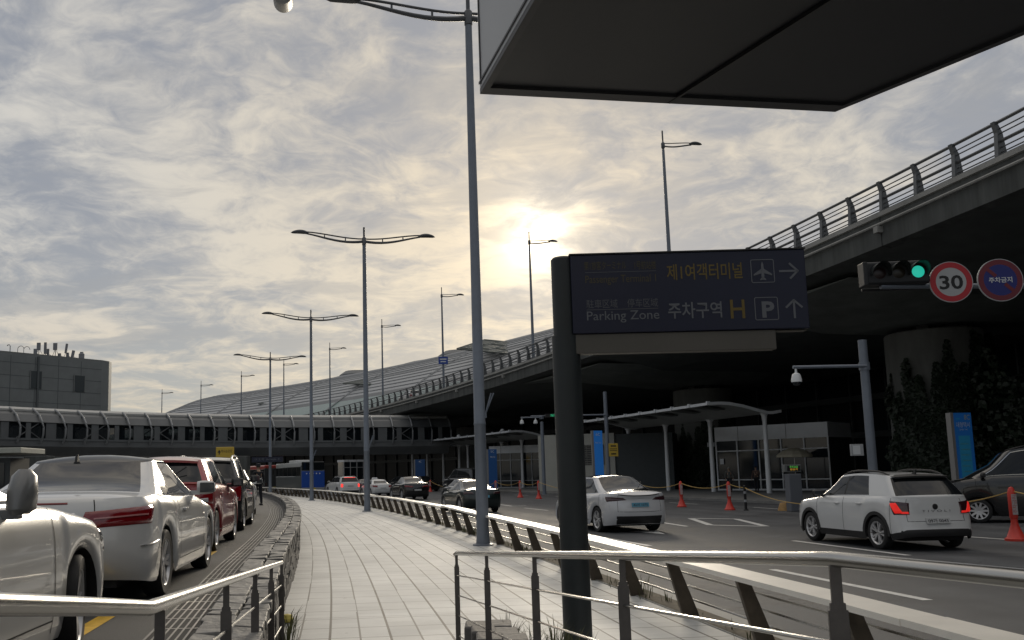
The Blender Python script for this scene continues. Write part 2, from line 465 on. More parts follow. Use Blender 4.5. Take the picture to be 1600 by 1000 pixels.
def walkway():
    R = [305.2 + .35 * i for i in range(15)]; R[-1] = 310.1
    n = 200; p0, p1 = -.08, .62
    vs = []; fs = []; uvs = []
    for i in range(n + 1):
        ph = p0 + (p1 - p0) * i / n
        for r in R: vs.append(A(r, ph, .12)); uvs.append((r - 305.2, (ph - p0) * 307.6))
    m = len(R)
    for i in range(n):
        for k in range(m - 1): fs.append((i * m + k, i * m + k + 1, (i + 1) * m + k + 1, (i + 1) * m + k))
    me = bpy.data.meshes.new('walkway'); me.from_pydata([tuple(x) for x in vs], [], fs)
    lay = me.uv_layers.new(name='UVMap')
    for lp in me.loops: lay.data[lp.index].uv = uvs[lp.vertex_index]
    me.materials.append(wm); me.update()
    o = bpy.data.objects.new('walkway', me); COL.objects.link(o); return struct(o)
walkway()
mb = MB(); sweep(mb, [(310.1, -.02), (310.62, -.02), (310.62, .13), (310.1, .13)], -.08, .62)
struct(mb.build('kerb', concrete))
mb = MB(); band(mb, 310.12, 310.42, -.08, .62, .134)
struct(mb.build('soil_strip', mat('soil', (.10, .085, .06), .95, vary=.5, vscale=6)))

# the ramp the photographer stands on
mb = MB(); sec_ = [(-3, -.02), (8.6, -.02), (8.6, .125), (-1.5, .82), (-3, .82)]
mb.grid([[Vector((-.893 - .1224 * (y - 5) + .02, y, z)) for y, z in sec_], [Vector((1.3, y, z)) for y, z in sec_]], closed=True)
struct(mb.build('ramp', concrete))

# road markings
mb = MB()
def stripe(a, c, w=.13, z=.004):
    a, c = Vector(a), Vector(c); dd = (c - a).normalized(); nn = Vector((-dd.y, dd.x, 0)) * (w / 2)
    k = max(1, int((c - a).length / 2.5))
    mb.grid([[a + (c - a) * i / k + nn + Vector((0, 0, z)), a + (c - a) * i / k - nn + Vector((0, 0, z))] for i in range(k + 1)])
def lane_dash(R, y0, y1, w=.13, z=.004):
    band(mb, R - w / 2, R + w / 2, phY(R, y0), phY(R, y1), z, step=1.2)
for a, c in (((1207, 890), (1450, 938)), ((1240, 845), (1420, 868)), ((915, 835), (1015, 853)), ((785, 811), (838, 820)), ((1034, 816.5), (1073, 822.5))):
    stripe(G(*a), G(*c), .15)
Ra = polar(G(965, 844))[0]; Rb = polar(G(1300, 852))[0]
for k in range(9):
    lane_dash(Ra, 46 + k * 8, 49.5 + k * 8)
    lane_dash(Rb, 42 + k * 8, 45.5 + k * 8)
for k in range(12): lane_dash(326.2, 30 + 8 * k, 33 + 8 * k)
for a, c in (((1079, 810), (1150, 811)), ((1150, 811), (1197, 822.5)), ((1197, 822.5), (1110, 820.5)), ((1110, 820.5), (1079, 810))):
    stripe(G(*a), G(*c), .22, .0045)
mb.add([G(983, 830, .005), G(1022, 827, .005), G(1039, 834.5, .005)], [(0, 1, 2)])
for a, c in (((1038, 777), (1085, 780)), ((1085, 780), (1126, 783)), ((770, 787), (800, 791)), ((800, 791), (822, 790)), ((1500, 838), (1600, 845))):
    stripe(G(*a), G(*c), .16, .0055)
mb.build('lane_marking', paint_w, road)
mb = MB(); band(mb, 304.18, 304.33, phY(304.2, 2), phY(304.2, 8.1), LZ + .004); band(mb, 304.2, 304.33, phY(304.2, 13.4), phY(304.2, 14.6), LZ + .004)
mb.build('yellow_line', paint_y, lroad)

# ---------------------------------------------------------------- stone wall
stone = mat('rough_stone', (.145, .14, .135), .78, vary=.5, vscale=4, bump=.9, bscale=16)
stone2 = mat('cap_stone', (.19, .185, .175), .62, vary=.5, vscale=5, bump=1.0, bscale=14)
WZ = .86
def wpt(off, Y, z):
    """point on the wall's right edge line, off metres to the left of it"""
    if Y >= 12: return AY(305.55 - off, Y, z)
    return Vector((-.893 - .1224 * (Y - 5) - off, Y, z))
def wall_blocks(mb, o0, o1, z0, z1, y0, y1, lmin, lmax, jit):
    y = y0
    while y < y1:
        l = random.uniform(lmin, lmax); a, c = y + .008, min(y1, y + l) - .008
        j = lambda s=jit: random.uniform(-s, s)
        k = [wpt(o0 + j(), a + j(), z0), wpt(o1 + j(), a + j(), z0), wpt(o1 + j(), c + j(), z0), wpt(o0 + j(), c + j(), z0)]
        up = [wpt(o0 + j(), a + j(), z1 + j()), wpt(o1 + j(), a + j(), z1 + j()), wpt(o1 + j(), c + j(), z1 + j()), wpt(o0 + j(), c + j(), z1 + j())]
        mb.add(k + up, [(3, 2, 1, 0), (4, 5, 6, 7), (0, 1, 5, 4), (1, 2, 6, 5), (2, 3, 7, 6), (3, 0, 4, 7)])
        y += l
wy0, wy1 = -1.5, 76.0
mb = MB(); prof = [(.34, 0), (.05, 0), (.05, WZ - .07), (.34, WZ - .07)]
mb.grid([[wpt(o, y, z) for o, z in prof] for y in np.arange(wy0, wy1, 1.5)], closed=True)
z = .1
while z < WZ - .09:
    h = random.uniform(.13, .2)
    wall_blocks(mb, .13, .02, z, min(z + h, WZ - .075), wy0, wy1, .2, .65, .016)
    zl = max(z, LZ - .05); wall_blocks(mb, .37, .28, zl, min(zl + h, WZ - .075), wy0, wy1, .2, .65, .01)
    z += h + .012
wall = tag(mb.build('stone_wall', stone, bevel=.006), 'low rough grey stone wall curving along the left edge of the pale walkway', 'wall')
mb = MB()
wall_blocks(mb, .39, .19, WZ - .07, WZ, wy0, wy1, .10, .42, .014)
wall_blocks(mb, .175, -.01, WZ - .07, WZ, wy0, wy1, .10, .42, .014)
mb.build('cap_stone', stone2, wall, bevel=.008)

# drain grate along the wall
def wband(mb, o0, o1, y0, y1, z, step=.8):
    n = max(1, int((y1 - y0) / step)); mb.grid([[wpt(o0, y0 + (y1 - y0) * i / n, z), wpt(o1, y0 + (y1 - y0) * i / n, z)] for i in range(n + 1)])
mb = MB(); wband(mb, .50, .90, -2, 46, LZ + .003)
gr = tag(mb.build('drain_grate', mat('drain_dark', (.02, .02, .02), .8)), 'long slotted steel drain grate between the parked cars and the stone wall', 'drain')
mb = MB()
for k in range(6): wband(mb, .548 + k * .058, .548 + k * .058 + .016, -2, 46, LZ + .012)
for o in (.495, .89): wband(mb, o, o + .02, -2, 46, LZ + .014)
y = -2.0
while y < 46:
    if random.random() < .9: wband(mb, .51, .895, y, y + .028, LZ + .0125)
    y += .5 if random.random() < .8 else .42
mb.build('grate_bar', mat('grate_metal', (.22, .215, .205), .5, .3, vary=.35, vscale=3), gr)

# stone stub at the foot of the right handrail
mb = MB()
for k in range(5):
    for s in range(2):
        mb.box((.48 + .2 * s + .02 * k + random.uniform(-.01, .01), 7.9 - .36 * k, .19), (.2, .34, .60 + random.uniform(-.03, .03)), RZ(-.06 + random.uniform(-.03, .03)))
tag(mb.build('stone_kerb', stone, bevel=.015), 'short dark stone kerb block at the foot of the steel handrail', 'kerb block')

# ---------------------------------------------------------------- guard fence along the road (leaning plate posts, flat cap)
capm = mat('pale_metal_cap', (.86, .83, .76), .38, .10, vary=.06, vscale=3)
postm = mat('weathered_brown_steel', (.085, .068, .05), .55, .3, vary=.4, vscale=5)
fence = thing('guard_fence', 'long low fence of leaning brown plate posts under a pale flat cap beside the road', 'fence', AY(310, 5, .12))
CZ = .80
fp0 = phY(310, 2.2); fp1 = phY(310, 112)
p = fp0; k = 0
while p < fp1:
    l = 3.6 / 310; n = 4
    mb = MB()
    tilt = {6: .035, 11: -.03, 12: .04}.get(k, random.uniform(-.006, .006))
    rows = []
    for i in range(n + 1):
        q = p + .004 / 310 + (l - .008 / 310) * i / n; zz_ = CZ + tilt * (i / n) + random.uniform(-.002, .002)
        rows.append([A(309.75, q, zz_ - .045), A(310.06, q, zz_ - .045), A(310.06, q, zz_), A(309.75, q, zz_)])
    mb.grid(rows, closed=True)
    mb.add(rows[0], [(0, 1, 2, 3)]); mb.add(rows[-1], [(3, 2, 1, 0)])
    mb.build('cap', capm, fence, world=True)
    p += l; k += 1
p = phY(310, 3.1); fposts = []
while p < fp1 - .003:
    e = A(1, p) - Vector((CX, CY, 0)); tvec = Vector((-e.y, e.x, 0)) * .028
    mb = MB()
    o = lambda r, z_: A(r, p, z_)
    poly = [o(310.05, .10), o(310.23, .10), o(310.20, .2), o(309.99, CZ - .045), o(309.875, CZ - .045)]
    mb.prism([q - tvec for q in poly], tvec * 2)
    if len(fposts) < 92: fposts.append(mb.build('post', postm, fence, world=True))
    p += 1.8 / 310
for rr_, zz_ in ((310.19, .30), (310.15, .45), (310.10, .60)):
    mb = MB(); mb.tube(arc(rr_, fp0, fp1, zz_, 1.8), .011, 6); mb.build('rail', steel, fence, world=True, smooth=True)

# weeds along the foot of the fence and the handrail
grass_m = mat('dry_grass', (.10, .095, .035), .85, vary=.5, vscale=2, col2=(.045, .06, .02))
mb = MB()
def tuft(c, n, h, spread):
    for _ in range(n):
        a = random.uniform(0, 2 * pi); l = h * random.uniform(.4, 1.0); w = random.uniform(.004, .008)
        d0 = Vector((cos(a), sin(a), 0)); b0 = Vector(c) + d0 * random.uniform(0, spread)
        s = Vector((-d0.y, d0.x, 0)) * w; lean = random.uniform(.15, .7)
        m1 = b0 + d0 * (l * lean * .35) + Vector((0, 0, l * .6)); t1 = b0 + d0 * (l * lean) + Vector((0, 0, l * (1 - .3 * lean)))
        mb.add([b0 - s, b0 + s, m1 + s * .7, m1 - s * .7, t1], [(0, 1, 2, 3), (3, 2, 4)])
p = phY(310.2, 4)
while p < phY(310.2, 70):
    dens = random.random() ** 2
    tuft(A(310.2 + random.uniform(-.12, .16), p, .12), int(2 + 16 * dens), .10 + .28 * dens, .14)
    p += random.uniform(.12, .55) / 310
for _ in range(26): tuft((1.0 + random.uniform(-.3, .3), 7.6 + random.uniform(-1.2, .9), .12), 16, .45, .12)
for _ in range(9): tuft(wpt(-.08, 6.5 + random.uniform(0, 3.5), .12), 12, .36, .08)
tag(mb.build('weeds', grass_m, fix=False), 'thin dry weeds and grass along the foot of the fence and handrails', 'weeds', kind='stuff')

# crumpled yellow litter by the wall
mb = MB(); mb.lathe([(.001, 0), (.06, .01), (.075, .05), (.05, .09), (.001, .10)], 9)
mb.v = [(x * (1 + random.uniform(-.2, .2)), y * (1 + random.uniform(-.2, .2)), z) for x, y, z in mb.v]
o = mb.build('litter', mat('litter_yellow', (.62, .52, .12), .6), smooth=True, sharp=20); o.location = G(449, 973, .12)
tag(o, 'small crumpled yellow scrap lying on the walkway beside the stone wall', 'litter')

# ---------------------------------------------------------------- steel handrails on the ramp
def handrail(path, posts, label, rods, seg, rt=.0195):
    t = thing('handrail', label, 'handrail', (path[0][0], path[0][1], path[0][2] - .95))
    mb = MB(); mb.tube(path, rt, 14); mb.build('top_rail', rail_steel, t, world=True, smooth=True, sharp=60)
    for (pt, tg) in posts:
        pt = Vector(pt); a = math.atan2(tg[1], tg[0]); r = RZ(a)
        mb = MB()
        mb.box(pt + Vector((0, 0, -.53)), (.046, .012, .82), r); mb.box(pt + Vector((0, 0, -.07)), (.026, .012, .11), r); mb.box(pt + Vector((0, 0, -.118)), (.036, .0118, .03), r)
        mb.box(pt + r @ Vector((0, .009, -.53)), (.034, .006, .82), r)
        mb.box(pt + Vector((0, 0, -.945)), (.09, .09, .012), r)
        mb.build('post', steel_d, t, world=True, bevel=.002)
    for dz in rods:
        mb = MB(); mb.tube([Vector(q) + Vector((0, 0, dz)) for q in seg], .0065, 8); mb.build('rod', rail_steel, t, world=True, smooth=True)
    return t
def rline(k):           # right rail, k = 0 far end ... 4 near the bend
    d = 8.5 * (1 - .185 * k); x = 8.5 * (.04 + .0194 * k)
    return Vector((x, d, 1.75 - (.22 + .0810 * (d - 2.2))))
bend = rline(4.0)
rp_ = [rline(0) + Vector((-.012, .02, -.012))] + [rline(.02 + .1 * i) for i in range(40)] + [bend, bend + Vector((.07, -.2, .0)), bend + Vector((.17, -.52, .003)), bend + Vector((.5, -1.6, .02)), bend + Vector((.7, -2.6, .03))]
handrail(rp_, [(rline(k), (1, -.10)) for k in (0, 1, 2, 3, 4)], 'round steel handrail with slim posts on the right, crossing the dark sign post', (-.20, -.38, -.56, -.74), [rline(.1 * i) for i in range(41)] + [bend + Vector((.17, -.52, .0)), bend + Vector((.5, -1.6, .02))])
def lline(k):
    d = 2.3 + 1.5 * k
    return Vector((-.657 - .15 * k, d, 1.75 - (.31 + .0758 * (d - 2.3))))
lb = lline(-.08)
lp_ = [lline(4.02 - .1 * i) for i in range(41)] + [lb, lb + Vector((.004, -.08, .012)), lb + Vector((.012, -.83, .125)), lb + Vector((.03, -2.0, .30))]
handrail(lp_, [(lline(k + .02), (1, .1)) for k in (0, 1, 2, 3, 4)], 'round steel handrail with slim posts on the left, bending in front of the white cars', (-.20, -.38, -.56, -.74), [lline(4 - .1 * i) for i in range(41)], .0185)
# ================================================================ street lamps
def lamp_head(mb, c, dirv, s=1.0):
    """flat oval lamp head, c = inner end, dirv = unit horizontal direction outwards"""
    d = Vector(dirv).normalized(); n = Vector((-d.y, d.x, 0)); rows = []
    for i in range(9):
        t_ = i / 8; w = .16 * s * math.sqrt(max(0.0, 1 - (2 * t_ - 1) ** 2)) * (1.15 - .3 * t_) + .012; h = w * .62
        o = Vector(c) + d * (.85 * s * t_) + Vector((0, 0, .05 * s * sin(pi * t_)))
        rows.append([o + n * (w * cos(2 * pi * k / 12)) + Vector((0, 0, h * sin(2 * pi * k / 12) * (1 if sin(2 * pi * k / 12) > 0 else .75))) for k in range(12)])
    mb.grid(rows, closed=True); mb.add(rows[0], [tuple(range(12))]); mb.add(rows[-1], [tuple(range(12))[::-1]])
def arm_pts(L_, rise, droop=.0, n=10):
    out = []
    for i in range(n + 1):
        t_ = i / n
        out.append((L_ * t_, rise * (3 * t_ ** 2 - 2 * t_ ** 3) - droop * sin(pi * t_)))
    return out
LAMPG = 'double armed street lamps along the walkway'
def double_lamp():
    t = thing('street_lamp', '', 'street lamp', group=LAMPG)
    mb = MB(); mb.lathe([(.0, 0), (.24, 0), (.24, .03), (.16, .05), (.145, .3), (.135, 2.75), (.142, 2.76), (.142, 2.80), (.133, 2.82), (.085, 12.55), (.085, 12.61)], 20)
    mb.build('pole', pole_m, t, smooth=True)
    mb = MB(); mb.lathe([(.05, 12.55), (.05, 13.5), (.0, 13.52)], 12); mb.lathe([(.05, 12.59), (.10, 12.63), (.10, 12.97), (.05, 13.03)], 14)
    mb.build('mast', lamp_m, t, smooth=True)
    for s in (-1, 1):
        mb = MB()
        mb.tube([(s * x, 0, 12.81 + z) for x, z in arm_pts(2.75, .30, .14)], .05, 8, radii=[.07 - .003 * i for i in range(11)])
        mb.tube([(s * x, 0, 12.93 + z) for x, z in arm_pts(2.75, .26, .03)], .035, 8)
        for x, z in ((.9, .0), (1.9, .12)): mb.box((s * x, 0, 12.87 + z), (.05, .05, .14))
        mb.build('arm', lamp_m, t, smooth=True)
        mb = MB(); lamp_head(mb, (s * 2.65, 0, 13.13), (s, 0, 0)); mb.build('lamp_head', lamp_m, t, smooth=True, sharp=60)
    mb = MB()
    for dx in (.0, .10): mb.tube([(.12, dx * .3, 2.95), (.30 + dx * .6, .05, 3.5)], .018, 8)
    mb.box((.13, 0, 2.97), (.06, .08, .1)); mb.build('flag_holder', pole_m, t)
    return t
labels = ('nearest double armed street lamp, its thick pole passing the dark canopy corner',
          'double armed street lamp second along the walkway, whole against the cloudy sky',
          'double armed street lamp third along the walkway, beside the blue bus',
          'smallest farthest double armed street lamp, standing before the pedestrian bridge')
dl = double_lamp()
pts = [(755, 20.9), (574, 42.0), (487, 63.2), (422, 84.6)]
for i, (px, y) in enumerate(pts):
    o = dl if i == 0 else copy_tree(dl)
    x = gpos(px, y).x
    R, ph = polar((x, y)); o.location = (x, y, .12); o.rotation_euler = (0, 0, ph); o['label'] = labels[i]

# ================================================================ direction sign
SX, SY = 1.49, 8.8
t = thing('sign_post', 'thick dark round post carrying the navy direction sign, standing behind the steel handrail', 'sign post', (SX, SY, .12))
mb = MB(); mb.lathe([(.0, 0), (.137, 0), (.137, 2.96), (.0, 2.97)], 32); mb.build('lower_post', dark_post, t, smooth=True)
mb = MB(); mb.lathe([(.118, 2.9), (.118, 3.74), (.10, 3.76), (.0, 3.765)], 32); mb.build('upper_post', dark_post, t, smooth=True)
PX0, PX1, PZ0, PZ1 = 1.545, 3.83, 3.09, 3.875
SIGNR = RZ(-.035)
sg = thing('direction_sign', 'navy terminal and parking direction sign with white and yellow letters on the dark post', 'sign', (PX0, SY - .13, PZ0), -.035)
W_, H_ = PX1 - PX0, PZ1 - PZ0
mb = MB(); mb.box((W_ / 2, .09, H_ / 2), (W_, .18, H_)); mb.build('panel', sign_blue, sg, bevel=.008)
mb = MB(); mb.box((W_ / 2, .09, H_ + .008), (W_ + .02, .20, .014)); mb.build('top_trim', black, sg)
mb = MB(); mb.box((.98, .09, -.10), (1.96, .14, .19)); mb.box((2.1, .09, -.012), (.34, .10, .012)); mb.build('support_beam', beige, sg, bevel=.006)
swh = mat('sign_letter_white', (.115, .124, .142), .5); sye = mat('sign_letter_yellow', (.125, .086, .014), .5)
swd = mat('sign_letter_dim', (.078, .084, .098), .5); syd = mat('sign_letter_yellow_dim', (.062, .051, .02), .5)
def sx_(px): return (px - 897) / 361.0 * W_
def sz_(py): return H_ - (py - 397) / 127.0 * H_
def sgn_text(body, x0, x1, y0, y1, m, name='lettering', bold=0.0):
    mb = text_mb(body, sz_(y0) - sz_(y1), width=sx_(x1) - sx_(x0), bold=bold)
    zs = [v[2] for v in mb.v]; a, c = min(zs), max(zs); k = (sz_(y0) - sz_(y1)) / (c - a)
    mb.v = [(x, y, (z_ - a) * k) for x, y, z_ in mb.v]
    place(mb, (sx_(x0), -.003, sz_(y1))); mb.build(name, m, sg, fix=False)
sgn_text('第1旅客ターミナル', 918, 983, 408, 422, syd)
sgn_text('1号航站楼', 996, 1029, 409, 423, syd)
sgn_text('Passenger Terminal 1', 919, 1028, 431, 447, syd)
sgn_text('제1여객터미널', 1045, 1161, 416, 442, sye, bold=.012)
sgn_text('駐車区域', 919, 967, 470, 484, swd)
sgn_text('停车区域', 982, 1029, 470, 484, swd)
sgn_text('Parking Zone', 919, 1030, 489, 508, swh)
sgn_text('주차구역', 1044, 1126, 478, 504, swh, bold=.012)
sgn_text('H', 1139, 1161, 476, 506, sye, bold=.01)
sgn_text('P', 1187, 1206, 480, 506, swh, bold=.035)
mb = MB()
def srect(x0, y0, x1, y1): mb.add([(sx_(x0), -.003, sz_(y1)), (sx_(x1), -.003, sz_(y1)), (sx_(x1), -.003, sz_(y0)), (sx_(x0), -.003, sz_(y0))], [(0, 1, 2, 3)])
srect(919, 425.5, 1029, 426.4); srect(919, 486, 1029, 486.9)
mb.build('divider_line', swd, sg, fix=False)
def frame(x0, y0, x1, y1, w=1.3):
    r = 3.0; out = []; inn = []
    for cx_, cy_, a0 in ((x1 - r, y0 + r, -90), (x1 - r, y1 - r, 0), (x0 + r, y1 - r, 90), (x0 + r, y0 + r, 180)):
        for k in range(5):
            a = rad(a0 + 22.5 * k); out.append((cx_ + r * cos(a), cy_ + r * sin(a))); inn.append((cx_ + (r - w) * cos(a), cy_ + (r - w) * sin(a)))
    n = len(out)
    mb.add([(sx_(a), -.003, sz_(b_)) for a, b_ in out + inn], [(i, (i + 1) % n, n + (i + 1) % n, n + i) for i in range(n)])
for fr_ in ((1174, 412, 1210, 450), (1176, 473, 1212, 510)):
    mb = MB(); frame(*fr_); mb.build('pictogram_frame', swh, sg, fix=False)
mb = MB()
def spoly(pts): mb.add([(sx_(a), -.004, sz_(b_)) for a, b_ in pts], [tuple(range(len(pts)))])
c0 = 1192
spoly([(c0 - 1.6, 420), (c0, 415.5), (c0 + 1.6, 420), (c0 + 2.2, 430), (c0 + 2.2, 440), (c0, 446), (c0 - 2.2, 440), (c0 - 2.2, 430)])
spoly([(c0 + 1.5, 427), (c0 + 14, 436), (c0 + 14, 438.5), (c0 + 1.5, 434.5)]); spoly([(c0 - 1.5, 427), (c0 - 1.5, 434.5), (c0 - 14, 438.5), (c0 - 14, 436)])
spoly([(c0 + .5, 440), (c0 + 4.5, 444), (c0 + 4.5, 446), (c0 + .3, 445)]); spoly([(c0 - .5, 440), (c0 - .3, 445), (c0 - 4.5, 446), (c0 - 4.5, 444)])
mb.build('plane_symbol', swh, sg, fix=False)
mb = MB()
def sline(a, c, w):
    a = Vector((sx_(a[0]), -.004, sz_(a[1]))); c = Vector((sx_(c[0]), -.004, sz_(c[1]))); d = (c - a).normalized(); n = Vector((-d.z, 0, d.x)) * w / 2
    mb.add([a - n, c - n, c + n, a + n], [(0, 1, 2, 3)])
ww = 3.2 / 361 * W_
sline((1217, 432), (1245, 432), ww); sline((1233, 419.5), (1246, 432.6), ww); sline((1233, 444.5), (1246, 431.4), ww)
sline((1236, 508), (1236, 480), ww); sline((1223.5, 491), (1236.6, 478.5), ww); sline((1248.5, 491), (1235.4, 478.5), ww)
mb.build('arrow', swh, sg, fix=False)

# ================================================================ dark canopy overhead, top right
cp_ = thing('bus_stop_canopy', 'dark flat overhead canopy with pale side fascia filling the top right corner', 'canopy', (3, 1, 0))
_g = lambda px, py: Vector((*G(px, py, 4.05)[:2], 0))
PA, PB, _c, _d = _g(750, 147), _g(1305, 175), _g(1600, 55), _g(835, 0)
PE, PF = PB + (_c - PB).normalized() * 7.0, PA + (_d - PA).normalized() * 8.6
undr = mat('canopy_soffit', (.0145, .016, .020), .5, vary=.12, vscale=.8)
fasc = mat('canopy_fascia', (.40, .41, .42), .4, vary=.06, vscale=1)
H0 = 4.05
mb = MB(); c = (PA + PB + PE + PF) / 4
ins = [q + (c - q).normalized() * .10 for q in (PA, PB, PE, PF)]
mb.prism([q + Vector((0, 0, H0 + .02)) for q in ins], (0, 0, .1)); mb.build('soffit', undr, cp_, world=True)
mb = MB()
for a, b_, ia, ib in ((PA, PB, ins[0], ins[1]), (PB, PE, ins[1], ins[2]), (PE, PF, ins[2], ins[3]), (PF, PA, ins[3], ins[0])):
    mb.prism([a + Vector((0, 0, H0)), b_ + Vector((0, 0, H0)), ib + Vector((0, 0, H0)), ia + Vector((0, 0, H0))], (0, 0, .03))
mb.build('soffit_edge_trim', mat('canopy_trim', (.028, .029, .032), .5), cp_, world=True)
mb = MB()
mb.prism([q + Vector((0, 0, H0 + .034)) for q in (PA, PB, PE, PF)], (0, 0, .95)); mb.build('fascia', fasc, cp_, world=True)
mb = MB()      # joints: one across the soffit, one down the fascia
ja, jb = G(1045, 161, H0 - 0.0), G(1296, 2, H0)
jd = (jb - ja).normalized(); ja -= jd * .0; jb += jd * 3.2
jn = Vector((-jd.y, jd.x, 0)) * .009
mb.prism([ja - jn + Vector((0, 0, -.004)), ja + jn + Vector((0, 0, -.004)), jb + jn + Vector((0, 0, -.004)), jb - jn + Vector((0, 0, -.004))], (0, 0, .02))
e = (PF - PA).normalized(); on = Vector((e.y, -e.x, 0)); on = on if on.x < 0 else -on
for s in (.035,):
    q = PA + e * s + on * .003
    mb.box(q + Vector((0, 0, H0 + .5)), (.014, .006, .9), RZ(math.atan2(e.y, e.x)))
mb.prism([PA + on * .003 + Vector((0, 0, H0 + .06)), PF + on * .003 + Vector((0, 0, H0 + .06)), PF + on * .003 + Vector((0, 0, H0 + .075)), PA + on * .003 + Vector((0, 0, H0 + .075))], on * .004)
mb.build('panel_joint', black, cp_, world=True)
for q in ((4.4, -.9), (2.6, -2.2)):
    mb = MB(); mb.lathe([(.12, 0), (.12, H0 + .03)], 20, c=(*q, 0)); mb.build('column', grey_p, cp_, world=True, smooth=True)

# camera hanging off a bracket of the canopy, only its lower end in view
cq = D(440, 0, 5.0)
t = thing('security_camera', 'pale cylindrical security camera cut by the top edge of the picture above the sky', 'security camera', cq)
mb = MB(); ax = Vector((.12, -1, -.30)).normalized(); rot = ax.to_track_quat('Z', 'X').to_matrix()
mb.lathe([(.0, -.16), (.05, -.16), (.060, -.14), (.060, .10), (.054, .10), (.054, .085), (.0, .085)], 24); mb.v = [tuple(rot @ Vector(q) + Vector((0, .05, .045))) for q in mb.v]
mb.build('body', mat('camera_body', (.30, .29, .27), .5), t, smooth=True)
mb = MB(); mb.tube([(0, .1, .10), (0, .12, .22), (.6, .3, .30), (PA.x - cq.x + .05, PA.y - .15 - cq.y, .30)], .018, 8); mb.build('bracket', grey_p, t)

# ================================================================ traffic signal and round signs on the cantilever arm
TY = 15.0
def TP(px, py, y=TY): return D(px, py, y)
c = TP(1397, 428)
arm0 = TP(1430, 447); arm1 = Vector((11.9, 15.4, arm0.z + .02))
t = thing('signal_pole', 'steel cantilever arm from the right edge holding the traffic light and round signs', 'pole', (11.9, 15.4, 0))
mb = MB(); mb.lathe([(.16, 0), (.14, 5.6), (0, 5.62)], 20, c=(11.9, 15.4, 0)); mb.build('pole', pole_m, t, world=True, smooth=True)
mb = MB(); mb.tube([arm0 + Vector((-.6, -.02, -.0)), arm0, arm1], .045, 10); mb.build('arm', pole_m, t, world=True, smooth=True)
sig = thing('traffic_light', 'dark horizontal traffic light with its green lamp lit, on the arm at the right', 'traffic light', c, -.10)
mb = MB(); mb.box((0, 0, 0), (1.07, .24, .40)); mb.build('housing', mat('signal_housing', (.007, .008, .010), .5), sig, bevel=.04)
mb = MB(); mb.box((-.505, 0, 0), (.075, .26, .41)); mb.box((0, .14, -.24), (1.0, .06, .05)); mb.build('end_cap', mat('signal_end', (.013, .014, .016), .55), sig, bevel=.015)
for k, (x, m) in enumerate(((-.28, mat('lens_red_off', (.014, .004, .004), .3)), (.03, mat('lens_amber_off', (.014, .010, .004), .3)), (.34, mat('lens_green_lit', (.02, .30, .22), .3, emit=(.02, .45, .33), estr=.75)))):
    mb = MB(); mb.lathe([(.0, -.135), (.07, -.132), (.102, -.12)], 24, c=(x, 0, 0), axis='y'); mb.build('lens', m, sig, smooth=True)
    mb = MB()
    rows = []
    for i in range(13):
        a = rad(-20 + 220 * i / 12)
        rows.append([Vector((x + .15 * cos(a), -.12, .15 * sin(a))), Vector((x + .15 * cos(a), -.13 - .22 * max(0.25, sin(a) * .6 + .4), .15 * sin(a)))])
    mb.grid(rows); mb.grid([[q * 1.0 + Vector((0, 0, .008)) for q in r] for r in rows])
    mb.build('visor', mat('signal_visor', (.015, .02, .02), .5) if k < 2 else mat('signal_visor_lamplit', (.015, .045, .04), .5), sig, smooth=True)  # green light of the lit lens is put into its visor's colour
def disc(r0, r1, n=48, y=0.0):
    mb = MB(); mb.lathe([(r0, y), (r1, y)], n, axis='y'); return mb
def round_sign(px, py, rpx, label, kind):
    c = TP(px, py, 14.93); r = rpx / F_PX * 14.93
    s = thing('road_sign', label, 'road sign', c, -.10)
    mb = MB(); mb.lathe([(0, .0), (r, .0), (r, .02), (0, .02)], 48, axis='y'); mb.build('plate', grey_p, s)
    mb = MB(); mb.box((0, .05, 0), (.10, .08, .12)); mb.build('clamp', steel_d, s)
    rim = mat('sign_rim', (.36, .37, .38), .5)
    disc(r * .965, r, y=-.003).build('rim', rim, s)
    if kind == 30:
        disc(r * .70, r * .965, y=-.004).build('red_ring', mat('sign_red', (.42, .02, .03), .45), s)
        disc(.0, r * .70, y=-.003).build('white_face', mat('sign_face_white', (.40, .41, .42), .5), s)
        mb = text_mb('30', r * .66, align='CENTER', width=r * 1.08, bold=.022); place(mb, (0, -.006, -r * .33)); mb.build('number', black, s, fix=False)
    else:
        redd = mat('sign_red_dim', (.15, .018, .03), .5)
        disc(r * .73, r * .965, y=-.004).build('red_ring', redd, s)
        disc(.0, r * .73, y=-.003).build('blue_face', mat('sign_face_blue', (.018, .025, .17), .5), s)
        mb = MB()
        for sg_ in (-1, 1):
            u_ = Vector((1, 0, -1)).normalized(); w_ = Vector((1, 0, 1)).normalized() * r * .085
            a = u_ * (sg_ * r * .74); b_ = u_ * (sg_ * r * .26)
            mb.add([a - w_ + Vector((0, -.006, 0)), b_ - w_ + Vector((0, -.006, 0)), b_ + w_ + Vector((0, -.006, 0)), a + w_ + Vector((0, -.006, 0))], [(0, 1, 2, 3)])
        mb.build('red_slash', redd, s, fix=False)
        mb = text_mb('주차금지', r * .20, align='CENTER', width=r * 1.02, bold=.02); place(mb, (0, -.008, -r * .10)); mb.build('lettering', sign_white, s, fix=False)
round_sign(1486, 440.5, 33, 'round speed limit sign with black 30 in a red ring beside the traffic light', 30)
round_sign(1563, 437.5, 34.5, 'round blue and red no parking sign with white Korean letters at the right edge', 0)

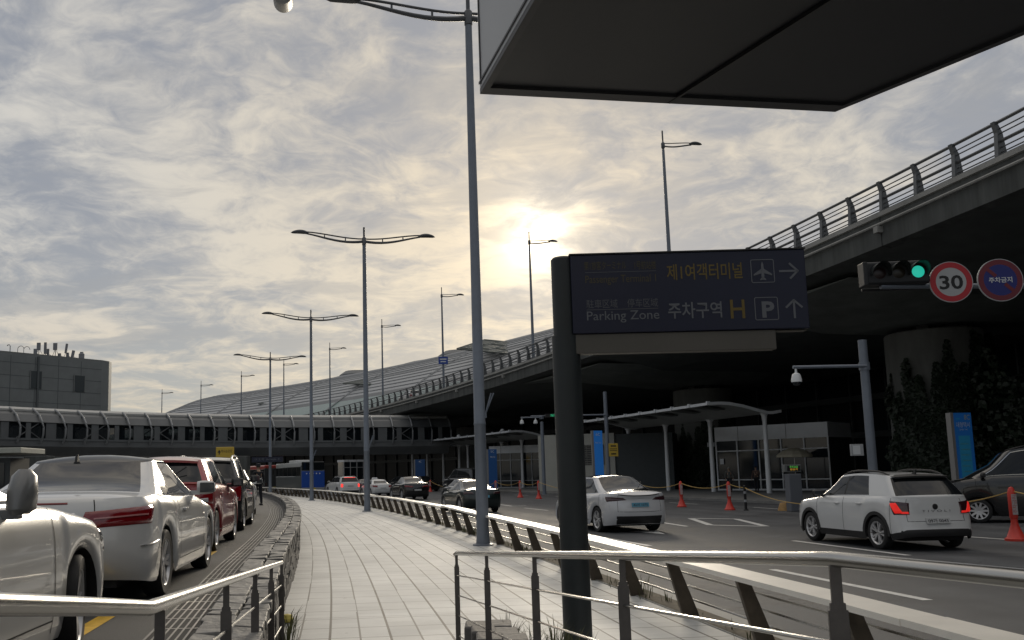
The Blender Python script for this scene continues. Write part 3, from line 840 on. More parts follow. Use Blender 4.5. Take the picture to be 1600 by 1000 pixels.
# ================================================================ poles with cctv, pylons, ticket post
def zat(px, py, y): return D(px, py, y).z
def cctv_pole(px, y, ytop, yarm, armpx, label, dome=True, z0=0.15, double=False):
    g = gpos(px, y); t = thing('camera_pole', label, 'camera pole', (g.x, g.y, z0))
    zt = zat(px, ytop, y) - z0; za = zat(px, yarm, y) - z0
    mb = MB(); mb.lathe([(.20, 0), (.20, .02), (.135, .04), (.125, zt), (0, zt + .02)], 18); mb.build('pole', pole_m, t, smooth=True)
    ax_ = (armpx - px) / F_PX * y
    mb = MB(); mb.tube([(.0, -.13, za), (ax_, -.13, za)], .05, 8); mb.lathe([(.155, za - .12), (.155, za + .12)], 18); mb.build('arm', pole_m, t, smooth=True)
    for dx in ((0, 1.0) if double else (0,)):
        mb = MB(); c = (ax_ + .08 + dx, -.13, za - .05)
        mb.lathe([(.03, 0), (.035, -.12), (.11, -.16), (.15, -.32), (.15, -.40)], 16, c=c); mb.build('camera_dome', white_p, t, smooth=True)
        mb = MB(); mb.lathe([(.13, -.40), (.10, -.48), (.0, -.52)], 16, c=c); mb.build('lens_bubble', dkglass, t, smooth=True)
    return t
cctv_pole(1372, 27, 531, 572, 1257, 'tall grey pole with a white dome camera on its left arm, behind the white hatchback', z0=.0)
tb = gpos(1349, 26.6)
t = thing('notice_board', 'small pale notice board fixed to the grey camera pole', 'notice board', (tb.x, tb.y, zat(1349, 712, 26.6)))
mb = MB(); mb.box((0, 0, .17), (.36, .10, .34)); mb.build('board', grey_p, t, bevel=.01)
mb = MB(); mb.box((-.03, -.054, .17), (.22, .004, .26)); mb.build('paper', sign_white, t)
cctv_pole(953, 60, 612, 648, 905, 'grey camera pole with a yellow sign, in front of the first taxi shelter', z0=.15)
cctv_pole(851, 66, 659, 652, 818, 'grey camera pole by the middle shelter, two dome cameras on its long arm', z0=.15, double=True)
# led sign on its far arm
g = D(872, 649, 66); t = thing('led_sign', 'thin dark led message bar with green letters under the viaduct', 'led sign', g)
mb = MB(); mb.box((0, 0, 0), (1.9, .2, .26)); mb.build('case', black, t)
mb = text_mb('도착층', .14, align='CENTER', width=1.2); place(mb, (0, -.105, -.07)); mb.build('lettering', mat('led_green', (.0, .1, .04), .5, emit=(.05, .8, .35), estr=.5), t, fix=False)
mb = MB(); mb.tube([(-2.0, .15, 0), (1.2, .15, .0)], .04, 8); mb.build('bar', pole_m, t)
# yellow sign on the pole at 953
g = D(958.5, 703, 59.6); t = thing('warning_sign', 'yellow rectangular notice fixed to the pole beside the blue pylon', 'sign', g)
mb = MB(); mb.box((0, 0, 0), (.62, .03, .86)); mb.build('plate', sign_yellow, t, bevel=.02)
mb = MB()
for z_, w in ((.26, .36), (.07, .5), (-.04, .5), (-.26, .34)): mb.box((0, -.018, z_), (w, .004, .09 if abs(z_) > .2 else .04))
mb.build('lettering', black, t)
def pylon(px, y, ytop, w, label, rot, lines, z0=.15, bright=1.0):
    g = gpos(px, y); z1 = zat(px, ytop, y)
    t = thing('pylon_sign', label, 'pylon sign', (g.x, g.y, z0), rot); h = z1 - z0
    mb = MB(); mb.box((0, 0, h / 2), (w, .24, h)); mb.build('panel', mat('pylon_blue_%d' % int(bright * 10), (.015 * bright, .10 * bright, .32 * bright), .4, emit=(.01, .09, .30), estr=.13 * bright * bright), t, bevel=.01)
    mb = MB(); mb.box((-w / 2 - .065, 0, h / 2), (.13, .26, h + .02)); mb.build('edge_post', mat('pylon_edge', (.24, .235, .23), .5), t)
    for s, hh, fz, ww_, m in lines:
        mb = text_mb(s, hh, align='CENTER', width=ww_); place(mb, (0, -.124, h * fz)); mb.build('lettering', m, t, fix=False)
    return t, h
pt, ph_ = pylon(1515, 36, 645, .80, 'blue taxi pylon sign with pale edge, behind the black van', .15,
      [('대형택시', .17, .845, .60, sign_white), ('Jumbo Taxi', .07, .81, .34, sign_white)])
mb = text_mb('8C', .2, align='CENTER', width=.25); place(mb, (.2, -.124, ph_ * .925)); mb.build('bay_number', mat('sign_pale_yellow', (.45, .42, .2), .5), pt, fix=False)
mb = MB(); mb.box((.0, -.123, ph_ * .5), (.50, .004, ph_ * .50)); mb.box((-.2, -.123, ph_ * .935), (.16, .004, .05)); mb.build('info_panel', mat('pylon_info', (.03, .17, .33), .4, emit=(.01, .12, .2), estr=.15), pt)
for k in range(7):
    mb = MB(); mb.box((-.02 + .05 * (k % 2), -.127, ph_ * (.30 + .06 * k)), (.34, .003, .035)); mb.build('small_print', mat('pylon_print', (.10, .34, .40), .5), pt)
pylon(938, 62, 673, .62, 'slim bright blue pylon sign beside the louvred service building', .1, [('6C', .2, .92, .3, sign_white), ('택시 Taxi', .1, .80, .42, sign_white)], bright=1.5)
pylon(771, 78, 702, .75, 'dark blue pylon sign by the middle taxi shelter, left of the sign post', .1, [('5C', .2, .92, .3, sign_white), ('택시', .12, .80, .4, sign_white)], bright=.6)
pylon(657, 100, 718, 1.1, 'farthest dim blue pylon sign, beneath the farthest shelter', .1, [('4C', .2, .9, .3, sign_white)], bright=.45)

# ticket post with led panel
g = gpos(1243, 36.6); t = thing('ticket_machine', 'grey roadside ticket post with small lit display, before the largest glass kiosk', 'ticket machine', (g.x, g.y, 0))
mb = MB(); mb.box((0, 0, .75), (.50, .5, 1.5)); mb.build('cabinet', mat('cabinet_grey', (.12, .13, .15), .5), t, bevel=.03)
mb = MB(); mb.box((-.03, 0, 1.72), (.66, .3, .30)); mb.build('display_case', mat('display_case', (.14, .15, .15), .5), t, bevel=.02)
mb = MB(); mb.box((0, -.155, 1.72), (.52, .012, .2)); mb.build('screen', black, t)
mb = text_mb('주차요금', .07, align='CENTER', width=.34); place(mb, (.0, -.165, 1.74)); mb.build('green_text', mat('led_text_green', (.0, .1, .0), .5, emit=(.15, .6, .1), estr=.6), t, fix=False)
mb = text_mb('정산기', .06, align='CENTER', width=.3); place(mb, (0, -.165, 1.645)); mb.build('orange_text', mat('led_text_orange', (.1, .05, .0), .5, emit=(.8, .4, .05), estr=.6), t, fix=False)
g = gpos(1230.5, 37.4); mb = MB(); mb.lathe([(0, 0), (.36, 0), (.36, .05), (.26, .32), (0, .34)], 20); o = mb.build('rubber_block', mat('barrier_base_tan', (.42, .25, .09), .6, vary=.2), smooth=True); o.location = (g.x, g.y, 0)
tag(o, 'tan rubber base block beside the grey ticket post', 'barrier base')
g = gpos(1166, 38.2); t = thing('bollard', 'slim black bollard with reflective bands at the end of the chain', 'bollard', (g.x, g.y, 0))
mb = MB(); mb.lathe([(.10, 0), (.10, .04), (.055, .06), (.055, 1.0), (.06, 1.02), (.0, 1.06)], 16); mb.build('post', black, t, smooth=True)
for z_ in (.35, .7): mb = MB(); mb.lathe([(.057, z_), (.057, z_ + .1)], 16); mb.build('band', grey_p, t)

# ================================================================ orange barrier posts and chain
cone_pos = [(1588, 845, 'large orange delineator post at the right edge, beside the black van'),
            (1140.5, 797, 'orange delineator post with white panel, beside the slim black bollard'),
            (1065.5, 792, 'orange delineator post right of the white crossover'),
            (842, 779.5, 'orange delineator post just left of the dark sign post'),
            (813, 777.5, 'orange delineator post, middle of the three between lamp and sign post'),
            (775, 775.5, 'orange delineator post close to the right of the nearest lamp pole'),
            (672.5, 768.5, 'small orange delineator post in front of the dark vans, right of its twin'),
            (654, 768, 'small orange delineator post in front of the dark vans, nearest the black coupe suv')]
def delineator():
    t = thing('delineator_post', '', 'delineator', group='orange delineator posts with chain')
    mb = MB(); mb.lathe([(0, 0), (.225, 0), (.225, .05), (.18, .08), (.085, .34), (.07, .42), (.07, .5)], 24); mb.build('base', orange, t, smooth=True)
    mb = MB(); mb.lathe([(.065, .48), (.085, .52), (.085, 1.08), (.07, 1.14), (.045, 1.2), (0, 1.22)], 20); mb.build('post', orange, t, smooth=True)
    mb = MB(); mb.box((0, -.083, .82), (.11, .012, .46)); mb.build('panel', mat('delineator_panel', (.44, .42, .42), .5), t)
    mb = text_mb('주차금지', .075, align='CENTER', width=.40); mb.v = [(-z_, y, x) for x, y, z_ in mb.v]; place(mb, (.035, -.091, .82)); mb.build('lettering', mat('delineator_red', (.4, .05, .04), .5), t, fix=False)
    return t
dp = delineator(); tops = []
for i, (px, py, lb_) in enumerate(cone_pos):
    o = dp if i == 0 else copy_tree(dp)
    o.location = G(px, py, 0.0); o['label'] = lb_
    o.rotation_euler = (0, 0, random.uniform(-.25, .25)); tops.append(Vector(o.location) + Vector((0, 0, 1.12)))
def chain(pts, label):
    mb = MB()
    for a, c in zip(pts[:-1], pts[1:]):
        L_ = (c - a).length; n = max(8, int(L_ / .5)); s = min(.5, .05 * L_)
        mb.tube([a + (c - a) * (i / n) + Vector((0, 0, -s * 4 * (i / n) * (1 - i / n))) for i in range(n + 1)], .016, 5, cap=False)
    tag(mb.build('barrier_chain', rope_m), label, 'chain', 'sagging yellow chains')
bolt = gpos(1166, 38.2) + Vector((0, 0, .95))
chain([Vector((15.5, 14, 1.1)), tops[0], Vector((13.7, 27.0, .95)), bolt], 'yellow chain hung from the large orange post past the black van')
chain([bolt, tops[1], tops[2], gpos(1000, 47) + Vector((0, 0, 1.05)), tops[3]], 'yellow chain linking the orange posts in front of the glass kiosk')
chain([tops[3], tops[4], tops[5], gpos(725, 80) + Vector((0, 0, 1.0)), tops[6], tops[7]], 'pale chain sagging between the orange posts near the lamp pole and the dark vans')
# ================================================================ elevated departures roadway
RV = 329.6
def VDZ(ph): return .5 - 5.4 * (min(ph, .50) - .143)      # the roadway falls gently away from the camera
def ZV(z): return 1.75 + (z - 1.75) * 1.353
via = thing('viaduct', 'long curved concrete elevated roadway sweeping from the upper right towards the pedestrian bridge', 'viaduct', AY(RV, 40, 0))
VP0, VP1 = -.02, .86
RI = 357.4
deckm = mat('deck_concrete', (.085, .093, .09), .85, vary=.25, vscale=.5)
mb = MB(); sweep(mb, [(RV + .45, 10.42), (RV + 3.4, 10.1), (RV + 7.5, 9.72), (RV + 20, 9.72), (RV + 24, 10.0), (RI, 10.1), (RI, ZV(8.98)), (RV + .45, ZV(8.98))], VP0, VP1)
mb.build('deck', deckm, via, world=True)
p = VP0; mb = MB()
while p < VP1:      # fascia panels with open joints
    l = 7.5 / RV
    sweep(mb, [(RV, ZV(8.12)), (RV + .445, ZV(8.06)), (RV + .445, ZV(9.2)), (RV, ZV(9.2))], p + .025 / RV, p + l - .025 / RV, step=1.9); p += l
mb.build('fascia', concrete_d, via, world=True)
mb = MB(); sweep(mb, [(RV - .09, ZV(9.02)), (RV - .005, ZV(9.0)), (RV - .005, ZV(9.14)), (RV - .09, ZV(9.16))], VP0, VP1); mb.tube(arc(RV - .12, VP0, VP1, ZV(8.78), 2.5), .06, 6)
for ph in np.arange(VP0, .45, 12.0 / RV): mb.box(A(RV - .13, ph, ZV(8.62)), (.26, .26, .26), RZ(ph))
mb.build('ledge_pipe', concrete, via, world=True)
rail_m = mat('viaduct_rail_paint', (.13, .135, .14), .45, .4)
for r_, z_, rr_ in ((RV + .17, 10.12, .06), (RV + .22, 9.95, .024), (RV + .22, 9.82, .024), (RV + .22, 9.62, .06), (RV + .22, 9.45, .024), (RV + .22, 9.32, .024)):
    mb = MB(); mb.tube(arc(r_, VP0, VP1, ZV(z_), 1.9), rr_, 6); mb.build('rail', rail_m, via, world=True, smooth=True)
p = phY(RV, 24.0); n = 0
while p < VP1 and n < 98:
    mb = MB(); e = A(1, p) - Vector((CX, CY, 0)); tv = Vector((-e.y, e.x, 0)) * .085
    poly = [A(RV + .06, p, ZV(9.2)), A(RV + .44, p, ZV(9.2)), A(RV + .32, p, ZV(9.85)), A(RV + .14, p, ZV(10.14)), A(RV + .02, p, ZV(10.14)), A(RV + .12, p, ZV(9.85))]
    mb.prism([q - tv for q in poly], tv * 2); mb.build('railing_post', rail_m, via, world=True); p += 2.05 / RV; n += 1
for o_ in [x for x in sc.objects if x.parent == via]:
    for v_ in o_.data.vertices:
        w_ = v_.co + via.location; v_.co.z += VDZ(math.atan2(w_.y - CY, w_.x - CX))
# piers with flared heads
ivy_mats = mat('ivy_leaf', (.013, .023, .011), .55, vary=.6, vscale=5)
piers = [(1482, 49.8, 'thick round concrete pier overgrown with ivy at the right'), (1106, 78.5, 'round concrete pier above the first shelter'), (744, 121.0, 'far round concrete pier half hidden by the nearest lamp pole')]
for i, (px, y, lb_) in enumerate(piers):
    g = gpos(px, y); R, ph = polar(g)
    t = thing('viaduct_pier', lb_, 'pier', (g.x, g.y, VDZ(ph) - .05), group='viaduct piers')
    mb = MB(); mb.lathe([(2.45, -VDZ(ph)), (2.45, 8.85), (2.38, 8.92), (0, 8.92)], 40); mb.build('column', mat('pier_concrete', (.125, .128, .12), .85, vary=.3, vscale=.9, stretch=(1, 1, .3)), t, smooth=True)
    mb = MB()
    e = Vector((cos(ph), sin(ph), 0)); tv = Vector((-sin(ph), cos(ph), 0))
    prof = [(RV + 1.2 - R, 10.2), (RV + 1.2 - R, 10.0), (-3.2, 9.18), (3.2, 9.18), (RI - .6 - R, 9.95), (RI - .6 - R, 10.2)]
    def sec(s, k): return [e * a + tv * s + Vector((0, 0, z + (10.2 - z) * k)) for a, z in prof]
    mb.grid([sec(-7.5, .92), sec(-2.4, 0), sec(2.4, 0), sec(7.5, .92)], closed=True); mb.add(sec(-7.5, .92), [tuple(range(6))]); mb.add(sec(7.5, .92), [tuple(range(6))])
    mb.build('pier_head', mat('pier_head_concrete', (.16, .172, .162), .85, vary=.25, vscale=.6), t)
    mb = MB()
    for a in np.linspace(0, 2 * pi, 9)[:-1]: mb.box((1.5 * cos(a), 1.5 * sin(a), 9.05), (.6, .6, .30), RZ(a))
    mb.build('bearing', black, t)
def ivy(g, zmax, n, a_lo, a_hi, r0, label, bulge):
    mb = MB()
    for _ in range(n):
        a = random.uniform(a_lo, a_hi); z = zmax * random.random() ** .85
        lim = zmax * (.66 + .34 * sin(min(1, (a - a_lo) / (a_hi - a_lo) * 1.1) * pi * .5) ** 2 + .1 * sin(a * 9) + .08 * sin(a * 23))
        if z > lim: continue
        r = r0 + bulge * random.random() * (.5 + .5 * sin(a * 7 + z * 2.1)) * (1 - .5 * z / zmax) + .04
        s = random.uniform(.09, .22)
        c = Vector(g) + Vector((r * cos(a), r * sin(a), z))
        nrm = Vector((cos(a) + random.uniform(-.6, .6), sin(a) + random.uniform(-.6, .6), random.uniform(-.2, .9))).normalized()
        u_ = nrm.orthogonal().normalized(); w_ = nrm.cross(u_)
        q = random.uniform(0, 2 * pi); u2 = u_ * cos(q) + w_ * sin(q); w2 = nrm.cross(u2)
        mb.add([c - u2 * s * .6, c + w2 * s * .6 + nrm * s * .15, c + u2 * s, c - w2 * s * .6 + nrm * s * .15], [(0, 1, 2, 3)])
    t = tag(mb.build('ivy', ivy_mats, fix=False), label, 'ivy')
    return t
g1_, g2_ = gpos(1482, 49.8), gpos(1106, 78.5)
ivy(g1_, 8.8, 30000, -pi * 1.02, .35, 2.43, 'dense dark ivy climbing the nearest right pier', .75)
ivy(g2_, 6.6, 9000, -pi, .2, 2.43, 'dark ivy on the lower half of the pier behind the first shelter', .35)
mb = MB()
for _ in range(15000):
    y = random.uniform(43.5, 47.5); x = random.uniform(29.0, 37.5); z = 7.6 * random.random() ** .8 * (.75 + .25 * sin(x * 2.2) * sin(y))
    s = random.uniform(.12, .28); c = Vector((x, y + (x - 29) * .25, z)); nrm = Vector((random.uniform(-1, 1), random.uniform(-1, .3), random.uniform(-.2, 1))).normalized()
    u_ = nrm.orthogonal().normalized(); w_ = nrm.cross(u_)
    mb.add([c - u_ * s * .6, c + w_ * s * .6, c + u_ * s, c - w_ * s * .6], [(0, 1, 2, 3)])
tag(mb.build('hedge', ivy_mats, fix=False), 'tall dark hedge of climbing leaves behind the blue taxi pylon', 'hedge')

# lamps on the viaduct
VLG = 'single armed lamps on the elevated roadway'
def via_lamp():
    t = thing('viaduct_lamp', '', 'street lamp', group=VLG)
    K = 1.53
    mb = MB(); mb.lathe([(.0, 0), (.22, 0), (.22, .05), (.14, .08), (.085, 6.9 * K), (.085, 6.92 * K)], 14); mb.build('pole', pole_m, t, smooth=True)
    mb = MB(); mb.lathe([(.05, 6.9 * K), (.05, 7.75 * K), (0, 7.76 * K)], 10); mb.lathe([(.06, 6.95 * K), (.12, 7.0 * K), (.12, 7.2 * K), (.06, 7.25 * K)], 12)
    mb.tube([(x, 0, 7.08 * K + z) for x, z in arm_pts(2.0, .2, .08)], .05, 8); mb.tube([(x, 0, 7.20 * K + z) for x, z in arm_pts(2.0, .14, .0)], .032, 8)
    mb.build('arm', lamp_m, t, smooth=True)
    mb = MB(); lamp_head(mb, (1.85, 0, 7.25 * K), (1, 0, 0), 1.1); mb.build('lamp_head', lamp_m, t, smooth=True, sharp=60)
    return t
vl = via_lamp()
vlab = ['tallest looking viaduct lamp, standing behind the navy sign', 'viaduct lamp crossing the bright sun glow', 'viaduct lamp carrying a small blue sign', 'viaduct lamp just right of the second double armed lamp',
        'viaduct lamp between the second and third double armed lamps', 'viaduct lamp just right of the farthest double armed lamp', 'viaduct lamp above the left part of the terminal roof', 'viaduct lamp at the left tip of the terminal roof', 'smallest viaduct lamp, left of the terminal roof over the bridge']
vpx = [(1058, 55.5), (835, 77.9), (693, 99.4), (597, 117.6), (514, 135.6), (441, 152.7)]
for i in range(9):
    o = vl if i == 0 else copy_tree(vl)
    if i < 6:
        px, y = vpx[i]; ph = phY(RV + .55, y)
    else:
        ph = phY(RV + .55, 152.7) + (i - 5) * .059
    o.location = A(RV + .55, ph, ZV(8.98) + VDZ(ph)); o.rotation_euler = (0, 0, ph); o['label'] = vlab[i]
    if i == 2: bs = (ph, Vector(o.location))
g = bs[1] + Vector((0, -.17, 3.5)); t = thing('small_sign', 'small blue sign clamped to a viaduct lamp pole', 'sign', g)
mb = MB(); mb.box((0, -.03, 0), (1.05, .06, .84)); mb.build('plate', mat('small_blue', (.02, .06, .30), .5), t)
mb = MB(); mb.box((0, -.064, .14), (.75, .005, .13)); mb.box((0, -.064, -.14), (.62, .005, .11)); mb.build('lettering', sign_white, t)

# ================================================================ terminal building
ter = thing('terminal_building', 'long curved airport terminal with a pale ribbed metal roof behind the viaduct', 'building', AY(349.5, 60, 0))
RF = 357.6
mb = MB(); sweep(mb, [(RF, .0), (RF, 14.4)], -.1, 1.0, step=6, closed=False); mb.build('glass_wall', terglass, ter, world=True)
mb = MB()
for ph in np.arange(-.08, 1.0, 4.2 / RF): mb.box(A(RF - .12, ph, 7.2), (.22, .16, 14.2), RZ(ph))
for z in (4.2, 7.4): sweep(mb, [(RF - .25, z), (RF - .02, z), (RF - .02, z + .5), (RF - .25, z + .5)], -.1, 1.0, step=6)
mb.build('mullion', mat('mullion_dark', (.05, .06, .065), .5), ter, world=True)
E1 = .948
def ridge(ph):
    z = 31.2 - 2.9 * min(1, max(0, ph - .40) / .45)
    if ph > .88: z -= 8.5 * ((ph - .88) / (E1 - .88)) ** 1.6
    return z
def roof_pt(ph, t_, lift=0.0):
    zr = ridge(ph); ze = 14.0
    return A(355.5 + 36 * t_, ph, ze + (zr - ze) * sin(t_ * pi / 2) ** .92 + lift)
roofm = mat('roof_metal', (.34, .355, .37), .42, .35, vary=.12, vscale=.05)
roofd = mat('roof_metal_dark', (.12, .13, .14), .45, .3, vary=.15, vscale=.05)
roofg = mat('roof_green_glass', (.15, .22, .205), .2, vary=.2, vscale=.06)
bands = [(0, .16, roofg, 'glass_roof_band'), (.16, .20, roofd, 'roof_gutter'), (.20, .42, roofm, 'metal_roof_band'), (.42, .445, roofd, 'roof_gutter'), (.445, .70, roofm, 'metal_roof_band'), (.70, .72, roofd, 'roof_gutter'), (.72, 1.0, roofm, 'metal_roof_band')]
phs = list(np.linspace(-.05, E1, 90))
for t0, t1, m, nm in bands:
    mb = MB(); mb.grid([[roof_pt(ph, t0 + (t1 - t0) * k / 5) for k in range(6)] for ph in phs]); mb.build(nm, m, ter, world=True, smooth=True)
mb = MB()
for t_ in np.arange(.23, 1.0, .045): mb.tube([roof_pt(ph, t_, .05) for ph in phs], .14, 4, cap=False)
mb.build('roof_seam', mat('roof_seam', (.30, .31, .32), .4, .4), ter, world=True)
for ph in np.arange(.08, E1, 30.0 / 370): mb = MB(); mb.tube([roof_pt(ph, t_, .1) for t_ in np.linspace(0, 1, 14)], .22, 5, cap=False); mb.build('roof_rib', mat('roof_rib_metal', (.27, .28, .29), .45, .4), ter, world=True)
mb = MB(); mb.grid([[roof_pt(E1, t_), roof_pt(E1, t_) * 1.0 + Vector((0, 0, -roof_pt(E1, t_).z))] for t_ in np.linspace(0, 1, 14)])
mb.grid([[roof_pt(ph, 1.0), Vector((roof_pt(ph, 1.0).x, roof_pt(ph, 1.0).y, 0))] for ph in phs]); mb.build('end_wall', mat('terminal_wall', (.10, .11, .115), .6), ter, world=True)
def lattice(cn, nu, nv, name):
    a, b_, c, d = [Vector(q) for q in cn]; mb = MB()
    P = lambda s, t_: (a * (1 - s) + b_ * s) * (1 - t_) + (d * (1 - s) + c * s) * t_
    for i in range(nu + 1): mb.tube([P(i / nu, 0), P(i / nu, 1)], .16, 4)
    for j in range(nv + 1): mb.tube([P(0, j / nv), P(1, j / nv)], .16, 4)
    for i in range(nu):
        for j in range(nv):
            if (i * 3 + j * 5) % 4: 
                q = [P((i + .12) / nu, (j + .12) / nv), P((i + .88) / nu, (j + .12) / nv), P((i + .88) / nu, (j + .88) / nv), P((i + .12) / nu, (j + .88) / nv)]
                mb.prism(q, (0, 0, .08))
    mb.build(name, mat('lattice_dark', (.07, .085, .08), .5), ter, world=True)
lattice([D(714, 545, 165), D(757, 531, 178), D(862, 541, 172), D(800, 553, 160)], 9, 4, 'skylight_canopy')
lattice([D(536, 599, 205), D(575, 592, 214), D(668, 590, 208), D(602, 602, 198)], 9, 3, 'skylight_canopy')
lattice([D(404, 631, 235), D(430, 626, 242), D(500, 626, 236), D(470, 633, 228)], 7, 2, 'skylight_canopy')
mb = MB()
for px, py, y in ((559, 580, 250), (717, 549, 222)): mb.lathe([(5.5, -2.2), (5.2, -.6), (3.6, .5), (.01, .9)], 16, c=D(px, py + 3, y))
mb.build('roof_hatch', roofd, ter, world=True, smooth=True)

# ================================================================ pedestrian bridge
KB = 1.10
ctrl = [(x * KB, y * KB) for x, y in [(-66, 33), (-50.5, 55.5), (-35.8, 76.2), (-28.3, 85.6), (-17.2, 93.6), (-8.2, 97.2), (5.2, 100.6)]]
def crom(P, n=9):
    out = []; Q = [Vector((*p, 0)) for p in P]; Q = [Q[0] * 2 - Q[1]] + Q + [Q[-1] * 2 - Q[-2]]
    for i in range(1, len(Q) - 2):
        for k in range(n):
            t_ = k / n; a, b_, c, d = Q[i - 1:i + 3]
            out.append(.5 * (2 * b_ + (c - a) * t_ + (2 * a - 5 * b_ + 4 * c - d) * t_ ** 2 + (3 * b_ - a - 3 * c + d) * t_ ** 3))
    return out + [Q[-2]]
raw = crom(ctrl, 12)
def resample(P, step):
    out = [P[0]]; acc = 0
    for a, b_ in zip(P[:-1], P[1:]):
        l = (b_ - a).length
        while acc + l >= step:
            t_ = (step - acc) / l; a = a + (b_ - a) * t_; out.append(a); l = (b_ - a).length; acc = 0
        acc += l
    return out
bp_ = resample(raw, 2.4)
def frames(P):
    out = []
    for i, q in enumerate(P):
        tt = (P[min(len(P) - 1, i + 1)] - P[max(0, i - 1)]).normalized(); out.append((q, tt, Vector((tt.y, -tt.x, 0))))
    return out
bf = frames(bp_)
br = thing('pedestrian_bridge', 'enclosed grey footbridge with curved ribs crossing from the left under the viaduct', 'footbridge', (-28 * KB, 86 * KB, 0))
ZB = lambda z: 1.75 + (z - 1.75) * KB
def bsec(fr, prof, k=1.0): return [fr[0] + fr[2] * o * KB + Vector((0, 0, ZB(z))) for o, z in prof]
nmain = len(bf)
def bsweep(nm, prof, m, closed=True, smooth=False):
    mb = MB(); mb.grid([bsec(f_, prof) for f_ in bf[:nmain]], closed=closed)
    if closed:
        n = len(prof)
        for f_, k in ((bf[0], 1), (bf[-1], 1)): mb.add(bsec(f_, prof, k), [tuple(range(n))])
    return mb.build(nm, m, br, world=True, smooth=smooth, sharp=35)
bmet = mat('bridge_metal', (.27, .28, .29), .5, .3, vary=.1, vscale=.4)
bsweep('roof_cap', [(-1.1, 8.20), (-1.5, 8.40), (-2.2, 8.48), (-2.9, 8.40), (-3.4, 8.20), (-3.4, 8.02), (-1.1, 8.02)], mat('bridge_roof_pale', (.40, .40, .385), .4, .1, vary=.06, vscale=.5), smooth=True)
bsweep('roof_skirt', [(-1.15, 8.015), (-.4, 7.70), (.12, 7.02), (.06, 6.97), (-.5, 7.5), (-4.0, 7.5), (-4.5, 6.97), (-4.56, 7.02), (-4.1, 7.70), (-3.35, 8.015)], mat('bridge_skirt', (.115, .122, .127), .5, .2, vary=.15, vscale=.4))
bsweep('floor_beam', [(.10, 5.52), (.02, 4.9), (-.8, 4.08), (-3.6, 4.08), (-4.4, 4.9), (-4.5, 5.52)], mat('bridge_floor_grey', (.14, .148, .153), .6, vary=.18, vscale=.35))
bsweep('sill_beam', [(.16, 5.60), (.16, 5.42), (.105, 5.42), (.105, 5.60)], mat('bridge_sill', (.12, .13, .135), .5))
gl = mat('bridge_glass', (.010, .014, .018), .05, alpha=.72)
bsweep('glazing', [(-.10, 5.56), (-.10, 7.3)], gl, closed=False)
bsweep('rear_glazing', [(-4.4, 5.56), (-4.4, 7.3)], gl, closed=False)
rib_prof = [(-1.25, 8.30), (-.75, 8.06), (-.15, 7.66), (.36, 7.05), (.60, 6.5), (.58, 5.95), (.40, 5.5), (.16, 5.2)]
post_m = mat('bridge_post', (.13, .138, .143), .5, .2, vary=.1, vscale=1)
for i, f_ in enumerate(bf):
    k = 1.0 if i < nmain else .8
    mb = MB(); mb.tube(bsec(f_, rib_prof, k), .10, 7); mb.build('rib', bmet, br, world=True, smooth=True)
for i, f_ in enumerate(bf[:-1]):
    g_ = bf[i + 1]
    for o in (-.02, -4.3):
        o *= KB; mid = (f_[0] + g_[0]) / 2 + f_[2] * o
        ang = math.atan2(f_[1].y, f_[1].x) + pi / 2
        if True:
            w = (.8, .5, 1.1, .6)[i % 4]
            mb = MB(); mb.box(mid + Vector((0, 0, ZB(6.3))) - f_[1] * (.35 if i % 4 == 3 else 0), (.10, w, ZB(7.05) - ZB(5.58)), RZ(ang)); mb.build('wall_panel', post_m, br, world=True)
        if i > 20 and i % 3 == 1:
            a, c = f_[0] + f_[2] * o, g_[0] + f_[2] * o
            for q, r_ in ((a, c), (c, a)): mb = MB(); mb.tube([q + Vector((0, 0, ZB(5.6))), r_ + Vector((0, 0, ZB(7.0)))], .06, 5); mb.build('brace', mat('bridge_brace_dark', (.10, .105, .11), .6), br, world=True)
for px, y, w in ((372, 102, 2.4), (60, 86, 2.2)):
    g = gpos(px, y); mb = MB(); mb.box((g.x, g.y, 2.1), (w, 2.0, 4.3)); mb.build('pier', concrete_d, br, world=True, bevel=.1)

# ================================================================ grey block with antennas, far left
bl = thing('concrete_building', 'windowless grey panelled building with antennas on its roof at the far left', 'building', (-50, 124, 0))
def rot2(a, c): return Vector((a[0] * cos(c) - a[1] * sin(c), a[0] * sin(c) + a[1] * cos(c), 0))
F0, F1 = Vector((-45.6, 128.9, 0)), Vector((-84, 82, 0)); fd = (F1 - F0).normalized(); fn = Vector((-fd.y, fd.x, 0)); fn = fn if fn.y < 0 else -fn
foot = [F0 + fd * 50, F0, F0 - fd * 1.5 - fn * .5, F0 - fd * 2.6 - fn * 1.6, F0 - fd * 3.1 - fn * 3.2, F0 - fd * 3.1 - fn * 16, F0 + fd * 50 - fn * 16]
ZT = 18.9
mb = MB(); mb.prism([Vector((q.x, q.y, 0)) for q in foot], (0, 0, ZT)); mb.build('wall', mat('building_panel', (.165, .18, .183), .6, vary=.12, vscale=.4), bl, world=True)
mb = MB(); mb.prism([Vector((q.x, q.y, ZT)) for q in foot], (0, 0, .25)); mb.build('parapet_cap', mat('parapet', (.16, .17, .17), .6), bl, world=True)
mb = MB()
yaw = math.atan2(fd.y, fd.x)
for z in np.arange(2.0, ZT, 1.75): mb.box(F0 + fd * 25 + fn * .006 + Vector((0, 0, z)), (50, .02, .07), RZ(yaw))
for s in np.arange(3.2, 48, 3.4): mb.box(F0 + fd * s + fn * .006 + Vector((0, 0, 9.4)), (.07, .018, 18.6), RZ(yaw))
mb.box(F0 + fd * 9.6 + fn * .10 + Vector((0, 0, 9.4)), (.25, .22, 18.8), RZ(yaw))
mb.build('panel_joint', mat('joint_soft', (.085, .095, .10), .7), bl, world=True)
